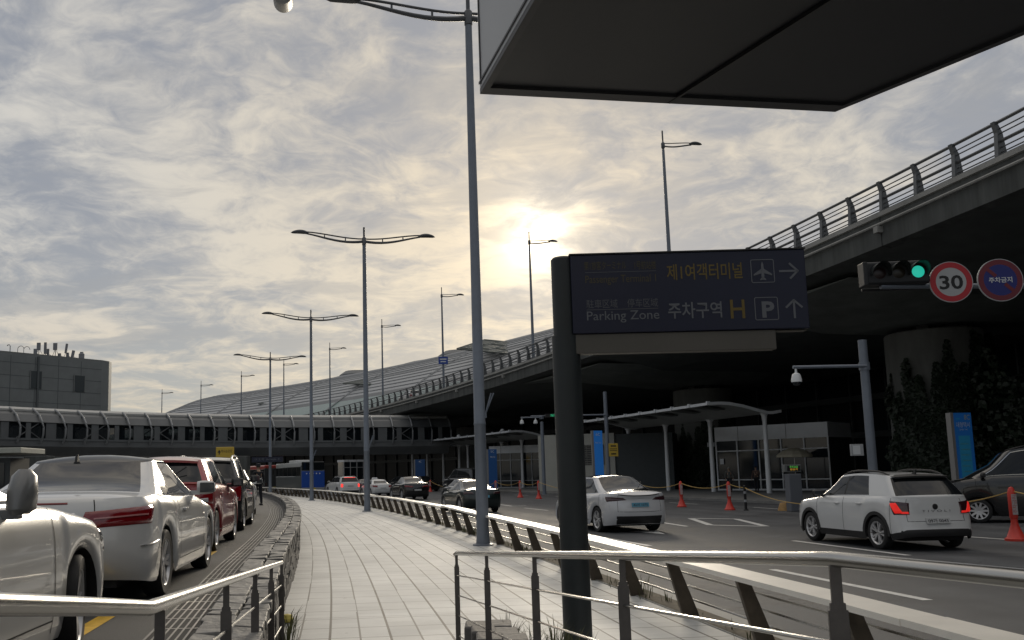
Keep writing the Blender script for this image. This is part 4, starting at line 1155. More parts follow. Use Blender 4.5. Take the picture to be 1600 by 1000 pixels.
def wallhit(px):
    d = ray(px, 600); t_ = (F0 + fn * .05).dot(fn) / (Vector((d.x, d.y, 0)).dot(fn)); return Vector((d.x * t_, d.y * t_, 0))
for px, w, ya, yb in ((56, 1.05, 580, 607), (124, 1.05, 587, 612)):
    q = wallhit(px); za = D(px, ya, q.y).z; zb = D(px, yb, q.y).z
    mb = MB(); mb.box((q.x, q.y, (za + zb) / 2), (w * 1.5, .1, za - zb), RZ(yaw)); mb.build('window', mat('slot_window', (.03, .04, .045), .4), bl, world=True)
    mb = MB()
    for s in (-1, 1): mb.box(Vector((q.x, q.y, (za + zb) / 2)) + fd * (s * w * .78), (.1, .16, za - zb + .1), RZ(yaw))
    mb.build('window_frame', mat('parapet', (.16, .17, .17)), bl, world=True)
antm = mat('antenna_grey', (.20, .21, .23), .6)
specs = [(67, 535.5, 547, 6, 'panel'), (77.5, 535, 553, 4.2, 'panel'), (82, 545, 556, 3.6, 'panel'), (93, 536, 547, 6.5, 'panel'), (62, 545, 556, 5.5, 'panel'), (110.5, 537, 552, 3.5, 'tilt'), (113, 551, 558, 4, 'panel'), (121, 547.5, 560, 4.5, 'dish'), (134.5, 550, 565, 9, 'drum'), (100, 552, 560, 5, 'panel')]
al = ['wide pale panel antenna on the roof left end', 'tall narrow antenna second on the roof', 'short dark antenna beside the tall narrow one', 'wide panel antenna in the middle of the roof', 'small dark box antenna at the left of the roof antennas', 'slim tilted antenna right of the middle', 'small dark box beneath the slim tilted antenna', 'pale angled antenna near the roof tank', 'pale rounded rooftop tank at the right end of the antennas', 'low cluster box on the roof between the middle antennas']
for (px, ya, yb, w, kd), lb_ in zip(specs, al):
    q = wallhit(px) - fn * 1.4; y = q.y; sc_ = y / F_PX; za, zb = D(px, ya, y).z, D(px, yb, y).z
    t = thing('roof_antenna', lb_, 'antenna', (q.x, q.y, ZT + .25), group='rooftop antennas')
    if kd == 'drum':
        mb = MB(); mb.lathe([(0, zb - ZT - .25), (w * sc_ * .5, zb - ZT - .25), (w * sc_ * .5, za - ZT - .55), (w * sc_ * .3, za - ZT - .4), (w * sc_ * .3, za - ZT - .25), (0, za - ZT - .25)], 16); mb.build('tank', antm, t, smooth=True)
    else:
        rot = RY(.12) if kd == 'tilt' else (RY(.2) if kd == 'dish' else None)
        mb = MB(); mb.box((0, -.1, (za + zb) / 2 - ZT - .25), (w * sc_, .16, za - zb), rot); mb.build('panel', antm, t, bevel=.02)
    mb = MB(); mb.tube([(0, 0, 0), (0, 0, max(.3, (za + zb) / 2 - ZT))], .05, 6); mb.tube([(.5, .3, 0), (0, 0, max(.4, (zb - ZT)))], .03, 5); mb.tube([(-.55, .2, 0), (0, 0, max(.4, zb - ZT))], .03, 5); mb.build('mast', steel_d, t)
for px, lb_ in ((35, 'left thin pipe hoop on the roof'), (44.5, 'right thin pipe hoop on the roof')):
    q = wallhit(px) - fn * .8; mb = MB(); mb.tube([(.42 * cos(a), 0, .55 + .45 * sin(a)) for a in np.linspace(0, pi, 10)] + [(-.42, 0, 0)], .04, 6)
    o = mb.build('roof_hoop', antm); o.location = (q.x, q.y, ZT + .25); tag(o, lb_, 'pipe')
q = wallhit(17) - fn * .8; mb = MB(); mb.tube([(.1, 0, 0), (.1, 0, .85), (0, 0, 1.0), (-.2, 0, 1.0), (-.3, 0, .85)], .06, 6); o = mb.build('vent_pipe', antm); o.location = (q.x, q.y, ZT + .25); tag(o, 'bent dark vent pipe at the left end of the roof', 'pipe')

# low dark service block under the bridge, pale roofed kiosk at the left edge
sb = thing('service_building', 'low dark building in the shade under the footbridge at the left', 'building', (-60, 130, 0))
mb = MB(); mb.prism([(-89, 118, 0), (-38, 142, 0), (-38, 152, 0), (-89, 142, 0)], (0, 0, 5.2)); mb.build('wall', mat('service_wall', (.045, .05, .052), .7, vary=.2), sb, world=True)
mb = MB()
for k in range(11): mb.box((-85 + 4.4 * k, 118 + (4.4 * k + 4) * .4706 - .04, 2.4), (2.6, .06, 2.6), RZ(.4398))
mb.build('window', dkglass, sb, world=True)
mb = MB(); mb.prism([(-90, 117.3, 5.2), (-37.5, 142, 5.2), (-37.5, 153, 5.2), (-90, 143, 5.2)], (0, 0, .35)); mb.build('roof_edge', mat('parapet', (.16, .17, .17)), sb, world=True)
kc = gpos(-16, 50); kk = thing('roadside_booth', 'small booth with flat pale roof behind the silver coupe at the left', 'booth', (kc.x, kc.y, .6))
mb = MB(); mb.box((0, 0, zat(30, 705, 50) - .6), (4.6, 3.2, .30)); mb.box((-3.6, 1.2, zat(30, 705, 50) - .4), (4, 3, .30)); mb.build('roof', mat('booth_roof', (.42, .43, .38), .6, vary=.1), kk, bevel=.03)
mb = MB(); mb.box((-.6, .2, 1.25), (4.2, 2.4, 2.5)); mb.build('wall', mat('service_wall', (.045, .05, .052)), kk)
mb = MB(); mb.box((-.6, -1.02, 1.6), (3.6, .05, 1.3)); mb.build('window', dkglass, kk)

# ================================================================ shelters
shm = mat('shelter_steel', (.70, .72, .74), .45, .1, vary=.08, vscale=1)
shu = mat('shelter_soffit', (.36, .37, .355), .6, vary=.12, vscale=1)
def shelter(f0, f1, posts, label, tips=()):
    t = thing('taxi_shelter', label, 'shelter', A(337, f0, .15), group='curved taxi shelters')
    prof = [(332.8, 5.84), (333.4, 5.88), (334.2, 5.85), (335.2, 5.68), (336.2, 5.42), (336.9, 5.26), (337.3, 5.26), (337.9, 5.36)]
    top = [(r, z + .10) for r, z in prof[::-1]]
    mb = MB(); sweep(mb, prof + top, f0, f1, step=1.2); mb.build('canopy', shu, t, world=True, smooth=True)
    mb = MB(); sweep(mb, [(332.74, 5.80), (332.80, 5.80), (332.80, 5.97), (332.74, 5.97)], f0 - .0003, f1, step=1.0)
    n = int((f1 - f0) * 333 / 2.1)
    for i in range(n + 1): mb.box(A(332.78, f0 + (f1 - f0) * i / n, 5.92), (.22, .16, .24), RZ(f0))
    for f_ in (f0 - .0002, f1):
        mb.grid([[A(r, f_, z - .06), A(r, f_, z + .13)] for r, z in prof]); mb.grid([[A(r, f_ - .0003, z - .06), A(r, f_ - .0003, z + .13)] for r, z in prof])
    mb.build('edge_beam', shm, t, world=True)
    for i in range(int((f1 - f0) * 335 / 3.0)):
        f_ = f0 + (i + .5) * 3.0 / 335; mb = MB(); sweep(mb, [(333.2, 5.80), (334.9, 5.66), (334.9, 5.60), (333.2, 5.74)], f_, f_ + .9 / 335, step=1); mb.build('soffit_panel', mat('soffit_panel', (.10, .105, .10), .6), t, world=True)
    for f_ in posts:
        mb = MB(); q = A(337, f_, 0); mb.lathe([(.17, .15), (.145, 3.2), (.135, 4.7), (.18, 5.12), (.30, 5.3)], 18, c=(q.x, q.y, 0)); mb.build('post', shm, t, world=True, smooth=True)
    for f_ in tips:
        mb = MB(); q = A(333.2, f_, 6.0); mb.lathe([(.22, 0), (.22, .14), (.12, .26), (0, .3)], 14, c=q); mb.build('floodlight', white_p, t, world=True, smooth=True)
    return t
shelter(.2242, .279, [phY(337, y) for y in (58.3, 64.6, 70.6, 76.3)], 'nearest curved pale taxi shelter, in front of the glass kiosk')
shelter(.327, .392, [phY(337, y) for y in (92, 97, 101.7, 106, 110.3)], 'middle curved taxi shelter between the lamp pole and the sign post', (.335, .352, .37))
shelter(.398, .455, [phY(337, y) for y in (112.6, 117, 121.6, 126)], 'farthest curved taxi shelter, left of the nearest lamp pole', (.405, .42, .435, .45))

# ================================================================ glass kiosks
def kiosk(a, c, zt, fas, bays, label, depth=4.0, frm=None):
    a, c = Vector((*a, .15)), Vector((*c, .15)); L_ = (c - a).length; yaw = math.atan2(c.y - a.y, c.x - a.x)
    t = thing('glass_kiosk', label, 'kiosk', a, yaw, group='glass kiosks on the terminal pavement'); h = zt - .15
    frm = frm or mat('kiosk_frame', (.62, .64, .66), .5, .1)
    mb = MB(); mb.box((L_ / 2, depth / 2, h - fas / 2), (L_ + .1, depth + .1, fas)); mb.build('fascia', mat('kiosk_fascia', (.66, .68, .70), .55, vary=.08, vscale=.8), t)
    mb = MB()
    for i in (1, 3): mb.box((L_ * i / 4.6, -.055, h - fas / 2), (.03, .02, fas))
    mb.build('fascia_joint', steel_d, t)
    mb = MB(); mb.box((L_ / 2, .06, (h - fas) / 2), (L_, .03, h - fas)); mb.box((.03, depth / 2, (h - fas) / 2), (.03, depth, h - fas)); mb.build('glass', dkglass, t)
    mb = MB(); mb.box((L_ / 2, depth, (h - fas) / 2), (L_, .1, h - fas)); mb.box((L_, depth / 2, (h - fas) / 2), (.1, depth, h - fas)); mb.build('rear_wall', mat('service_wall', (.045, .05, .052)), t)
    mb = MB(); zs = [.0, .78, h - fas - .75, h - fas]
    for i in range(bays + 1): mb.box((L_ * i / bays, 0, (h - fas) / 2), (.09, .1, h - fas))
    for z in zs[1:3]: mb.box((L_ / 2, -.002, z), (L_, .08, .08))
    mb.box((L_ / 2, .0, .06), (L_, .12, .12)); mb.build('frame', frm, t)
    return t, L_
kt, kl = kiosk((22.6, 68.2), (28.35, 62.2), 4.86, 1.05, 5, 'largest glass kiosk with pale fascia, behind the grey ticket post')
mb = MB(); mb.box((.42, -.06, 2.15), (.30, .01, .42)); mb.build('door_notice', sign_white, kt)
mb = MB(); mb.box((-.35, -.1, 3.45), (.6, .12, .32)); mb.build('blade_sign', grey_p, kt)
kiosk((7.9, 99.0), (13.3, 96.4), 4.7, .8, 5, 'second glass kiosk behind the middle shelter', frm=mat('kiosk_frame_dim', (.35, .36, .37), .5))
kiosk((-10.2, 124), (-7.6, 125.2), 4.0, .3, 3, 'small distant white framed kiosk near the white suv with brake lights', 2.5, frm=mat('kiosk_frame_pale', (.42, .43, .44), .5))
# parasol by the kiosk
g = gpos(1246, 61.5); t = thing('parasol', 'open beige parasol standing in front of the glass kiosk', 'parasol', (g.x, g.y, .15))
mb = MB(); mb.lathe([(0, 2.95), (.3, 2.92), (.8, 2.72), (1.15, 2.45), (1.15, 2.30), (1.12, 2.30), (1.1, 2.44), (.3, 2.86)], 12); mb.build('canopy', mat('parasol_cloth', (.50, .46, .36), .8, vary=.08), t)
mb = MB(); mb.lathe([(.03, 0), (.03, 2.9)], 8); mb.lathe([(0, 0), (.3, 0), (.3, .1), (0, .12)], 16); mb.build('pole', steel, t)
# louvred service building
a, c = Vector((13.0, 77.5, .15)), Vector((16.6, 76.0, .15)); yaw = math.atan2(c.y - a.y, c.x - a.x)
t = thing('louvre_building', 'plain beige service building with a louvred vent, left of the bright blue pylon', 'building', a, yaw)
mb = MB(); mb.box((.6, 2, 2.4), (6.6, 4, 4.8)); mb.build('wall', mat('service_beige', (.42, .42, .38), .7, vary=.1, vscale=.6), t)
mb = MB(); mb.box((1.9, -.01, 3.0), (2.2, .06, 1.7)); mb.build('vent_frame', mat('joint_dark', (.045, .05, .055)), t)
mb = MB()
for k in range(9): mb.box((1.9, -.06, 2.24 + .19 * k), (2.1, .08, .10), RX(.5))
for k in range(4): mb.box((.85 + .7 * k, -.07, 3.0), (.05, .06, 1.7))
mb.build('louvre', mat('louvre_grey', (.20, .20, .185), .6), t)
mb = MB(); mb.prism([(3.9, .2, 0), (8.6, .6, 0), (8.6, 4, 0), (3.9, 4, 0)], (0, 0, 4.7)); mb.build('side_wing', mat('service_wing', (.06, .07, .075), .6, vary=.1), t)

# ================================================================ far signs on the left
g = gpos(351, 70); t = thing('direction_board', 'yellow direction board above the parked cars on the left', 'sign', (g.x, g.y, .6))
zc = zat(351, 708, 70) - .6
mb = MB(); mb.box((0, 0, zc), (1.42, .08, .95)); mb.build('panel', sign_yellow, t, bevel=.06)
mb = MB(); mb.tube([(-.5, .06, 0), (-.5, .06, zc + .4)], .05, 8); mb.tube([(.5, .06, 0), (.5, .06, zc + .4)], .05, 8); mb.build('post', pole_m, t)
mb = text_mb('택시승강장', .20, align='CENTER', width=.85); place(mb, (.14, -.045, zc + .04)); mb.build('lettering', black, t, fix=False)
mb = MB(); mb.add([(-.58, -.045, zc + .05), (-.44, -.045, zc + .26), (-.30, -.045, zc + .05)], [(0, 1, 2)]); mb.box((-.44, -.044, zc - .02), (.08, .003, .16)); mb.build('arrow', black, t, fix=False)
g = Vector(((416 - PPX) / F_PX * 84.0, 84.0, 0)); zc = zat(416, 718, 84)
t = thing('overhead_sign', 'long narrow navy direction sign mounted on the farthest double armed lamp pole', 'sign', (g.x, g.y, zc))
mb = MB(); mb.box((0, 0, 0), (2.9, .10, .50)); mb.build('panel', sign_blue, t)
mb = text_mb('1F 도착  Arrivals  P', .20, align='CENTER', width=2.3); place(mb, (0, -.055, -.08)); mb.build('lettering', swh, t, fix=False)
mb = MB(); mb.box((.32, .24, 0), (.06, .40, .2)); mb.build('bracket', pole_m, t)
# ================================================================ vehicles
def pchip(pts):
    xs = np.array([p[0] for p in pts], float); ys = np.array([p[1] for p in pts], float)
    h = np.diff(xs); d = np.diff(ys) / h; m = np.zeros(len(xs))
    m[0], m[-1] = d[0], d[-1]
    for i in range(1, len(xs) - 1):
        m[i] = 0 if d[i - 1] * d[i] <= 0 else 2 * d[i - 1] * d[i] / (d[i - 1] + d[i])
    def f(x):
        x = np.clip(x, xs[0], xs[-1]); i = np.clip(np.searchsorted(xs, x) - 1, 0, len(xs) - 2)
        t = (x - xs[i]) / h[i]
        return (ys[i] * (1 + 2 * t) * (1 - t) ** 2 + h[i] * m[i] * t * (1 - t) ** 2 + ys[i + 1] * t * t * (3 - 2 * t) + h[i] * m[i + 1] * t * t * (t - 1))
    return f
def paint(name, col, metal=0.0, rough=.32):
    return mat('paint_' + name, col, rough, metal, coat=1.0, vary=.03, vscale=1.5)
tyre_m = mat('tyre', (.014, .014, .015), .75)
rim_m = mat('alloy_rim', (.62, .62, .63), .34, .6)
rimdk = mat('alloy_dark', (.10, .10, .105), .35, .7)
chrome = mat('chrome', (.75, .75, .75), .12, 1.0)
glass_m = mat('car_glass', (.010, .012, .014), .04, spec=.45)
glass_l = mat('car_glass_pale', (.035, .04, .045), .04, spec=.8, coat=.6)
trimk = mat('black_trim', (.015, .015, .016), .55)
gap_m = mat('panel_gap_dark', (.012, .012, .013), .8)
lamp_red = mat('tail_lamp_red', (.20, .005, .009), .06, coat=1.0)
lamp_dk = mat('tail_lamp_smoked', (.045, .010, .014), .10, coat=1.0)
lamp_lit = mat('tail_lamp_lit', (.5, .01, .01), .2, emit=(1.0, .05, .04), estr=1.1)
lamp_lit2 = mat('tail_lamp_dim_lit', (.45, .01, .01), .2, emit=(1.0, .03, .02), estr=.38)
lamp_clr = mat('clear_lens', (.45, .46, .47), .12, coat=1.0)
head_m = mat('head_lamp', (.30, .31, .33), .08, .3, coat=1.0)
plate_w = mat('plate_white', (.45, .46, .46), .5)
plate_b = mat('plate_blue', (.10, .30, .42), .5)
WHEELS = {}
def wheel_meshes(r, w, ns, twin, rm):
    key = (r, w, ns, twin, rm.name)
    if key in WHEELS: return WHEELS[key]
    rr = r * .70
    mb = MB(); mb.lathe([(rr, -w * .42), (r * .93, -w * .46), (r * .985, -w * .38), (r, -w * .25), (r, w * .25), (r * .985, w * .38), (r * .93, w * .46), (rr, w * .42)], 40, axis='x')
    ty = mb.build('wheel', tyre_m, smooth=True, sharp=50)
    mb = MB(); mb.lathe([(rr, -w * .40), (rr * .93, -w * .2), (rr * .90, w * .30), (rr * .98, w * .42), (rr + .002, w * .43)], 40, axis='x', mi=0)
    mb.lathe([(0, w * .30), (rr * .17, w * .33), (rr * .22, w * .25), (rr * .22, .0)], 20, axis='x', mi=0)
    mb.lathe([(0, -.02), (rr * .90, -.02)], 32, axis='x', mi=1); mb.lathe([(0, .0), (rr * .62, .0), (rr * .62, -.02)], 24, axis='x', mi=2)
    for k in range(ns):
        for da in ((-.13, .13) if twin else (0,)):
            a = 2 * pi * k / ns + da
            e = Vector((0, cos(a), sin(a))); n = Vector((0, -sin(a), cos(a))); a2 = 2 * pi * k / ns + da * 1.5; e2 = Vector((0, cos(a2), sin(a2)))
            wi, wo = (rr * .075, rr * .085) if twin else (rr * .14, rr * .10 if ns > 6 else rr * .17)
            x0, x1 = w * .31, w * .385
            p_ = [e * rr * .18 - n * wi, e * rr * .18 + n * wi, e2 * rr * .95 + n * wo, e2 * rr * .95 - n * wo]
            front = [p_[0] + Vector((x0, 0, 0)), p_[1] + Vector((x0, 0, 0)), p_[2] + Vector((x1, 0, 0)), p_[3] + Vector((x1, 0, 0))]
            mb.prism(front, (-.035, 0, 0), mi=0)
    ri = mb.build('rim', rm, smooth=True, sharp=35, mats=[rm, gap_m, rimdk])
    WHEELS[key] = (ty.data, ri.data)
    bpy.data.objects.remove(ty); bpy.data.objects.remove(ri)
    return WHEELS[key]

def add_obj(name, me, parent):
    o = bpy.data.objects.new(name, me); COL.objects.link(o); o.parent = parent; return o

def build_car(name, label, cat, s, loc, rz, group=None):
    """s: dict of measures, metres; a runs from the front bumper backwards"""
    t = thing(name, label, cat, loc, rz, group)
    Ln, W, fo, wb, wr = s['L'], s['W'], s['fo'], s['wb'], s['wr']
    hw0 = W / 2; ra = wr + s.get('arch_gap', .045); yF = fo + wb / 2
    belt = pchip(s['belt']); roof = pchip(s['roof'])
    sill = s.get('sill', .20)
    low = pchip([(0, sill + .02), (fo - ra, sill), (fo + wb + ra, sill), (Ln, sill + s.get('rear_up', .10))])
    af = pchip(s.get('front', [(0, .10), (.25, .02), (.5, .0), (.75, .03), (1, .14)]))
    ar = pchip(s.get('rear', [(0, .10), (.2, .02), (.45, .0), (.75, .03), (1, .10)]))
    wv = pchip(s.get('side', [(0, .955), (.12, .985), (.4, 1.0), (.72, .99), (.9, .965), (1, .925)]))
    aqf, aqr = s.get('aqf', fo - ra - .01), s.get('aqr', Ln - .42)
    ws0, ws1, rr1, rr0 = s['ws0'], s['ws1'], s['rr1'], s['rr0']
    Rg, Rr = s.get('Rg', .34), s.get('Rr', .26)
    hwb, hwt = s['hwb'], s['hwt']
    aA, aC = ws0 + Rg, rr0 - Rr
    aB = s['aB']; aG = s.get('aG', aC - .12)
    st = set()
    for c in (fo, fo + wb):
        for k in range(11): st.add(round(c - ra * cos(pi * k / 10), 4))
    for x in (aqf, aqr, aA, aC, aB - .035, aB + .035, aG, s.get('aD1', aA - .1), s.get('aD2', aC + .05)): st.add(round(x, 4))
    ks = sorted(x for x in st if aqf - 1e-6 <= x <= aqr + 1e-6)
    full = [ks[0]]
    for x in ks[1:]:
        g = x - full[-1]; n = max(1, int(math.ceil(g / .16)))
        if g < .012 and x not in (round(aA, 4), round(aC, 4), round(aB - .035, 4), round(aB + .035, 4), round(aG, 4), round(aqr, 4)): continue
        full += [full[-1] + g * (i + 1) / n for i in range(n)] if n > 1 else [x]
    S = np.array(full)
    iA, iC = int(np.argmin(abs(S - aA))), int(np.argmin(abs(S - aC)))
    NQ = 10
    ex = s.get('ex', 2.7)
    def quarter(w, R, n, e=ex):
        tt = np.linspace(0, pi / 2, n + 1)
        return w * np.sin(tt) ** (2 / e), R * (1 - np.clip(np.cos(tt), 0, 1) ** (2 / e))
    def zlow(a, q, v):
        b0 = low(a)
        for c in (fo, fo + wb):
            d2 = ra ** 2 - (a - c) ** 2
            arch = np.where(d2 > 0, wr + np.sqrt(np.maximum(d2, 0)), 0)
            b0 = np.where((q > hw0 * .72), np.maximum(b0, arch), b0)
        return b0 + v * (belt(a) - b0)
    def ring_low(v):
        w = hw0 * wv(v)
        q1, a1 = quarter(w, aqf - af(v), NQ); a1 = a1 + af(v)
        q3, a3 = quarter(w, (Ln - ar(v)) - aqr, NQ); a3 = (Ln - ar(v)) - a3
        q = np.concatenate([q1[:-1], np.full(len(S), w), q3[::-1][1:]]); a = np.concatenate([a1[:-1], S, a3[::-1][1:]])
        # side gently narrows towards both ends
        nar = 1 - .045 * np.clip((fo + .5 - a) / (fo + .5), 0, 1) ** 1.5 - .05 * np.clip((a - (fo + wb - .5)) / (Ln - fo - wb + .5), 0, 1) ** 1.5
        q = q * nar
        return np.stack([q, a, zlow(a, q, v)], 1)
    jA, jC = NQ + iA, NQ + iC
    def zdeck(a, q, k):
        return belt(a) + s.get('hc', .05) * (1 - (1 - k) ** 2) * (1 - np.minimum(1, (q / hw0)) ** 3)
    def ring_g(v, base=None):
        f = v ** 1.15
        w = hwb + (hwt - hwb) * f; a0 = ws0 + (ws1 - ws0) * v; a1 = rr0 + (rr1 - rr0) * (v ** s.get('rpow', 1.0))
        q1, x1 = quarter(w, Rg, jA, s.get('exg', 2.5)); q3, x3 = quarter(w, Rr, len(S) + 2 * NQ - 1 - jC, s.get('exr', 2.5))
        mid = S[iA:iC + 1]; A_, C_ = a0 + Rg, a1 - Rr; b_ = min(max(aB + .06 * v, A_ + .1), C_ - .08)
        xm = np.where(mid <= aB, A_ + (mid - aA) / (aB - aA) * (b_ - A_), b_ + (mid - aB) / (aC - aB) * (C_ - b_))
        q = np.concatenate([q1[:-1], np.full(len(mid), w), q3[::-1][1:]]); a = np.concatenate([a0 + x1[:-1], xm, (a1 - x3)[::-1][1:]])
        zb = zdeck(a, q, 1.0)
        return np.stack([q, a, zb + v * (roof(a) - zb)], 1)
    vl = s.get('vl', [0, .07, .16, .28, .4, .52, .64, .75, .84, .91, .96, 1.0])
    rings = [ring_low(v) for v in vl]; nl = len(rings)
    base = ring_g(0.0); topl = rings[-1]
    for k in (.2, .45, .72, 1.0):
        r = topl * (1 - k) + base * k; r[:, 2] = zdeck(r[:, 1], r[:, 0], k); rings.append(r)
    nd = len(rings)
    vg = [.05, .2, .36, .52, .68, .82, .91, .96, 1.0]
    for v in vg: rings.append(ring_g(v))
    ng = len(rings); edge = rings[-1]
    am = (ws1 + rr1) / 2; rc = s.get('rc', .05)
    for k in (.07, .2, .45, .75, 1.0):
        r = edge.copy(); r[:, 0] *= (1 - k); r[:, 1] = am + (r[:, 1] - am) * (1 - .55 * k)
        r[:, 2] = roof(r[:, 1]) + rc * (1 - (1 - k) ** 2); rings.append(r)
    R_ = np.array(rings); nr, nc = R_.shape[:2]
    def P(i, j, sd): q, a, z = R_[i, j]; return (sd * q, yF - a, z)
    w_lim = s.get('ws_frac', .86)
    def part(i, j, sd):
        if nd <= i + 1 and i < nd + len(vg) - 3 and i >= nd:
            v0 = i
            if j < jA:
                return 'windshield' if R_[i, j + 1, 0] < w_lim * R_[i, jA, 0] else 'body'
            if j < jC:
                a = S[j - NQ]; 
                if a > aG - 1e-3: return 'body'
                if aB - .04 < a < aB + .03: return 'pillar'
                return 'side_window_f' if a < aB else 'side_window_r'
            return 'rear_window' if R_[i, j, 0] < s.get('rw_frac', .86) * R_[i, jC, 0] else 'body'
        if s.get('roof_glass') and nd <= i < ng - 1 and j >= jC and i >= nd + len(vg) - 3 and R_[i, j, 0] < s.get('rw_frac', .86) * R_[i, jC, 0]: return 'rear_window'
        if i >= ng - 2 and s.get('roof_glass'): return 'roof'
        if i < s.get('clad_rows', 0): return 'cladding'
        return 'body'
    groups = {}
    for i in range(nr - 1):
        for j in range(nc - 1):
            for sd in (1, -1):
                k = part(i, j, sd)
                if k.startswith('side'): k = k + ('R' if sd > 0 else 'L')
                groups.setdefault(k, []).append((i, j, sd))
    import bmesh
    def mesh_from(faces, nm, m):
        vid = {}; vs = []; fs = []
        for (i, j, sd) in faces:
            f = []
            for (a, b_) in ((i, j), (i, j + 1), (i + 1, j + 1), (i + 1, j)):
                p_ = P(a, b_, sd); key = (round(p_[0], 4), round(p_[1], 4), round(p_[2], 4))
                if key not in vid: vid[key] = len(vs); vs.append(p_)
                if vid[key] not in f: f.append(vid[key])
            if len(f) >= 3: fs.append(tuple(f if sd > 0 else f[::-1]))
        me = bpy.data.meshes.new(nm); me.from_pydata(vs, [], fs); me.materials.append(m)
        bm = bmesh.new(); bm.from_mesh(me); bmesh.ops.recalc_face_normals(bm, faces=bm.faces); bm.to_mesh(me); bm.free()
        me.polygons.foreach_set('use_smooth', [True] * len(me.polygons)); me.set_sharp_from_angle(angle=rad(48)); me.update()
        return add_obj(nm, me, t)
    pm = s['paint']; body = mesh_from(groups['body'], 'body', pm)
    gm = s.get('glass', glass_m)
    for k, fcs in groups.items():
        if k == 'body': continue
        nm = 'side_window' if k.startswith('side') else {'pillar': 'door_pillar'}.get(k, k)
        m = {'cladding': trimk, 'roof': s.get('roof_mat', glass_m), 'pillar': s.get('pillar_mat', trimk)}.get(k, gm)
        mesh_from(fcs, nm, m)
    # --- continuous sampling of the lower body, measured along the belt from the end's centre
    arcl = {}
    ref = R_[6]
    seg = np.concatenate([[0], np.cumsum(np.hypot(np.diff(ref[:, 0]), np.diff(ref[:, 1])))])
    vla = np.array(vl)
    def smp(d, v, end):
        sd = 1 if d >= 0 else -1
        L_ = abs(d) if end == 'front' else seg[-1] - abs(d)
        c = np.interp(L_, seg, np.arange(nc)); j = int(min(nc - 2, max(0, math.floor(c)))); fc = c - j
        i = int(min(nl - 2, max(0, np.searchsorted(vla, v) - 1))); fv = (v - vla[i]) / (vla[i + 1] - vla[i])
        p_ = (R_[i, j] * (1 - fc) + R_[i, j + 1] * fc) * (1 - fv) + (R_[i + 1, j] * (1 - fc) + R_[i + 1, j + 1] * fc) * fv
        return Vector((sd * p_[0], yF - p_[1], p_[2]))
    def nrm(d, v, end):
        e = .012
        du = smp(d + e, v, end) - smp(d - e, v, end); dv = smp(d, min(1, v + e), end) - smp(d, max(0, v - e), end)
        n = du.cross(dv).normalized(); p_ = smp(d, v, end)
        return n if n.dot(Vector((p_.x, p_.y * (1 if end else 1), 0))) > 0 else -n
    def patch(nm, cs, m, end='rear', off=.015, n=18, k=7, parent=None, mirror=True, mbonly=None):
        """cs: four (d, v) corners, inner-low, outer-low, outer-high, inner-high"""
        outs = []
        for sd in ((1, -1) if mirror else (1,)):
            mb = mbonly or MB(); rows = []; 
            for j in range(k + 1):
                r = []
                for i in range(n + 1):
                    f, g = i / n, j / k
                    d = (cs[0][0] * (1 - f) + cs[1][0] * f) * (1 - g) + (cs[3][0] * (1 - f) + cs[2][0] * f) * g
                    v = (cs[0][1] * (1 - f) + cs[1][1] * f) * (1 - g) + (cs[3][1] * (1 - f) + cs[2][1] * f) * g
                    nn = nrm(d * sd, v, end); edge = (i in (0, n)) or (j in (0, k))
                    r.append(smp(d * sd, v, end) + nn * (off * (.15 if edge else 1.0)))
                rows.append(r)
            mb.grid(rows)
            if mbonly is None: outs.append(mb.build(nm, m, parent or t, smooth=True, sharp=70))
        return outs
    def ribbon(mb, pts, w, up):
        """thin strip through pts, widened along 'up' vectors"""
        mb.grid([[Vector(p_) - Vector(u_) * w / 2, Vector(p_) + Vector(u_) * w / 2] for p_, u_ in zip(pts, up)])
    # shut lines
    if s.get('detail', 1) >= 1:
        gaps = {1: MB(), -1: MB()}
        for a in s.get('seams', [s.get('aD1', aA - .1), aB, s.get('aD2', aC + .05)]):
            j = int(np.argmin(abs(S - a))) + NQ
            for sd in (1, -1):
                pts = [Vector(P(i, j, sd)) + Vector((sd * .0025, 0, 0)) for i in range(1, nl)]
                ribbon(gaps[sd], pts, .010, [(0, 1, 0)] * len(pts))
        j0, j1 = int(np.argmin(abs(S - s.get('aD1', aA - .1)))) + NQ, int(np.argmin(abs(S - s.get('aD2', aC + .05)))) + NQ
        for sd in (1, -1):
            pts = [Vector(P(2, j, sd)) + Vector((sd * .0025, 0, 0)) for j in range(j0, j1 + 1) if abs(S[j - NQ] - fo - wb) > ra + .02]
            if len(pts) > 2: ribbon(gaps[sd], pts, .010, [(0, 0, 1)] * len(pts))
        for g_ in gaps.values(): g_.build('door_gap', gap_m, t, fix=False)
        mb = MB()
        d0, d1 = s.get('trunk', (.66, .62))
        for sd in (1, -1):
            pts = [smp(sd * d0, v, 'rear') + nrm(sd * d0, v, 'rear') * .002 for v in np.linspace(.42, .99, 9)]
            ribbon(mb, pts, .010, [(1, 0, 0)] * len(pts))
        pts = [smp(d, .42, 'rear') + nrm(d, .42, 'rear') * .002 for d in np.linspace(-d0, d0, 15)]; ribbon(mb, pts, .010, [(0, 0, 1)] * len(pts))
        mb.build('tailgate_gap', gap_m, t, fix=False)
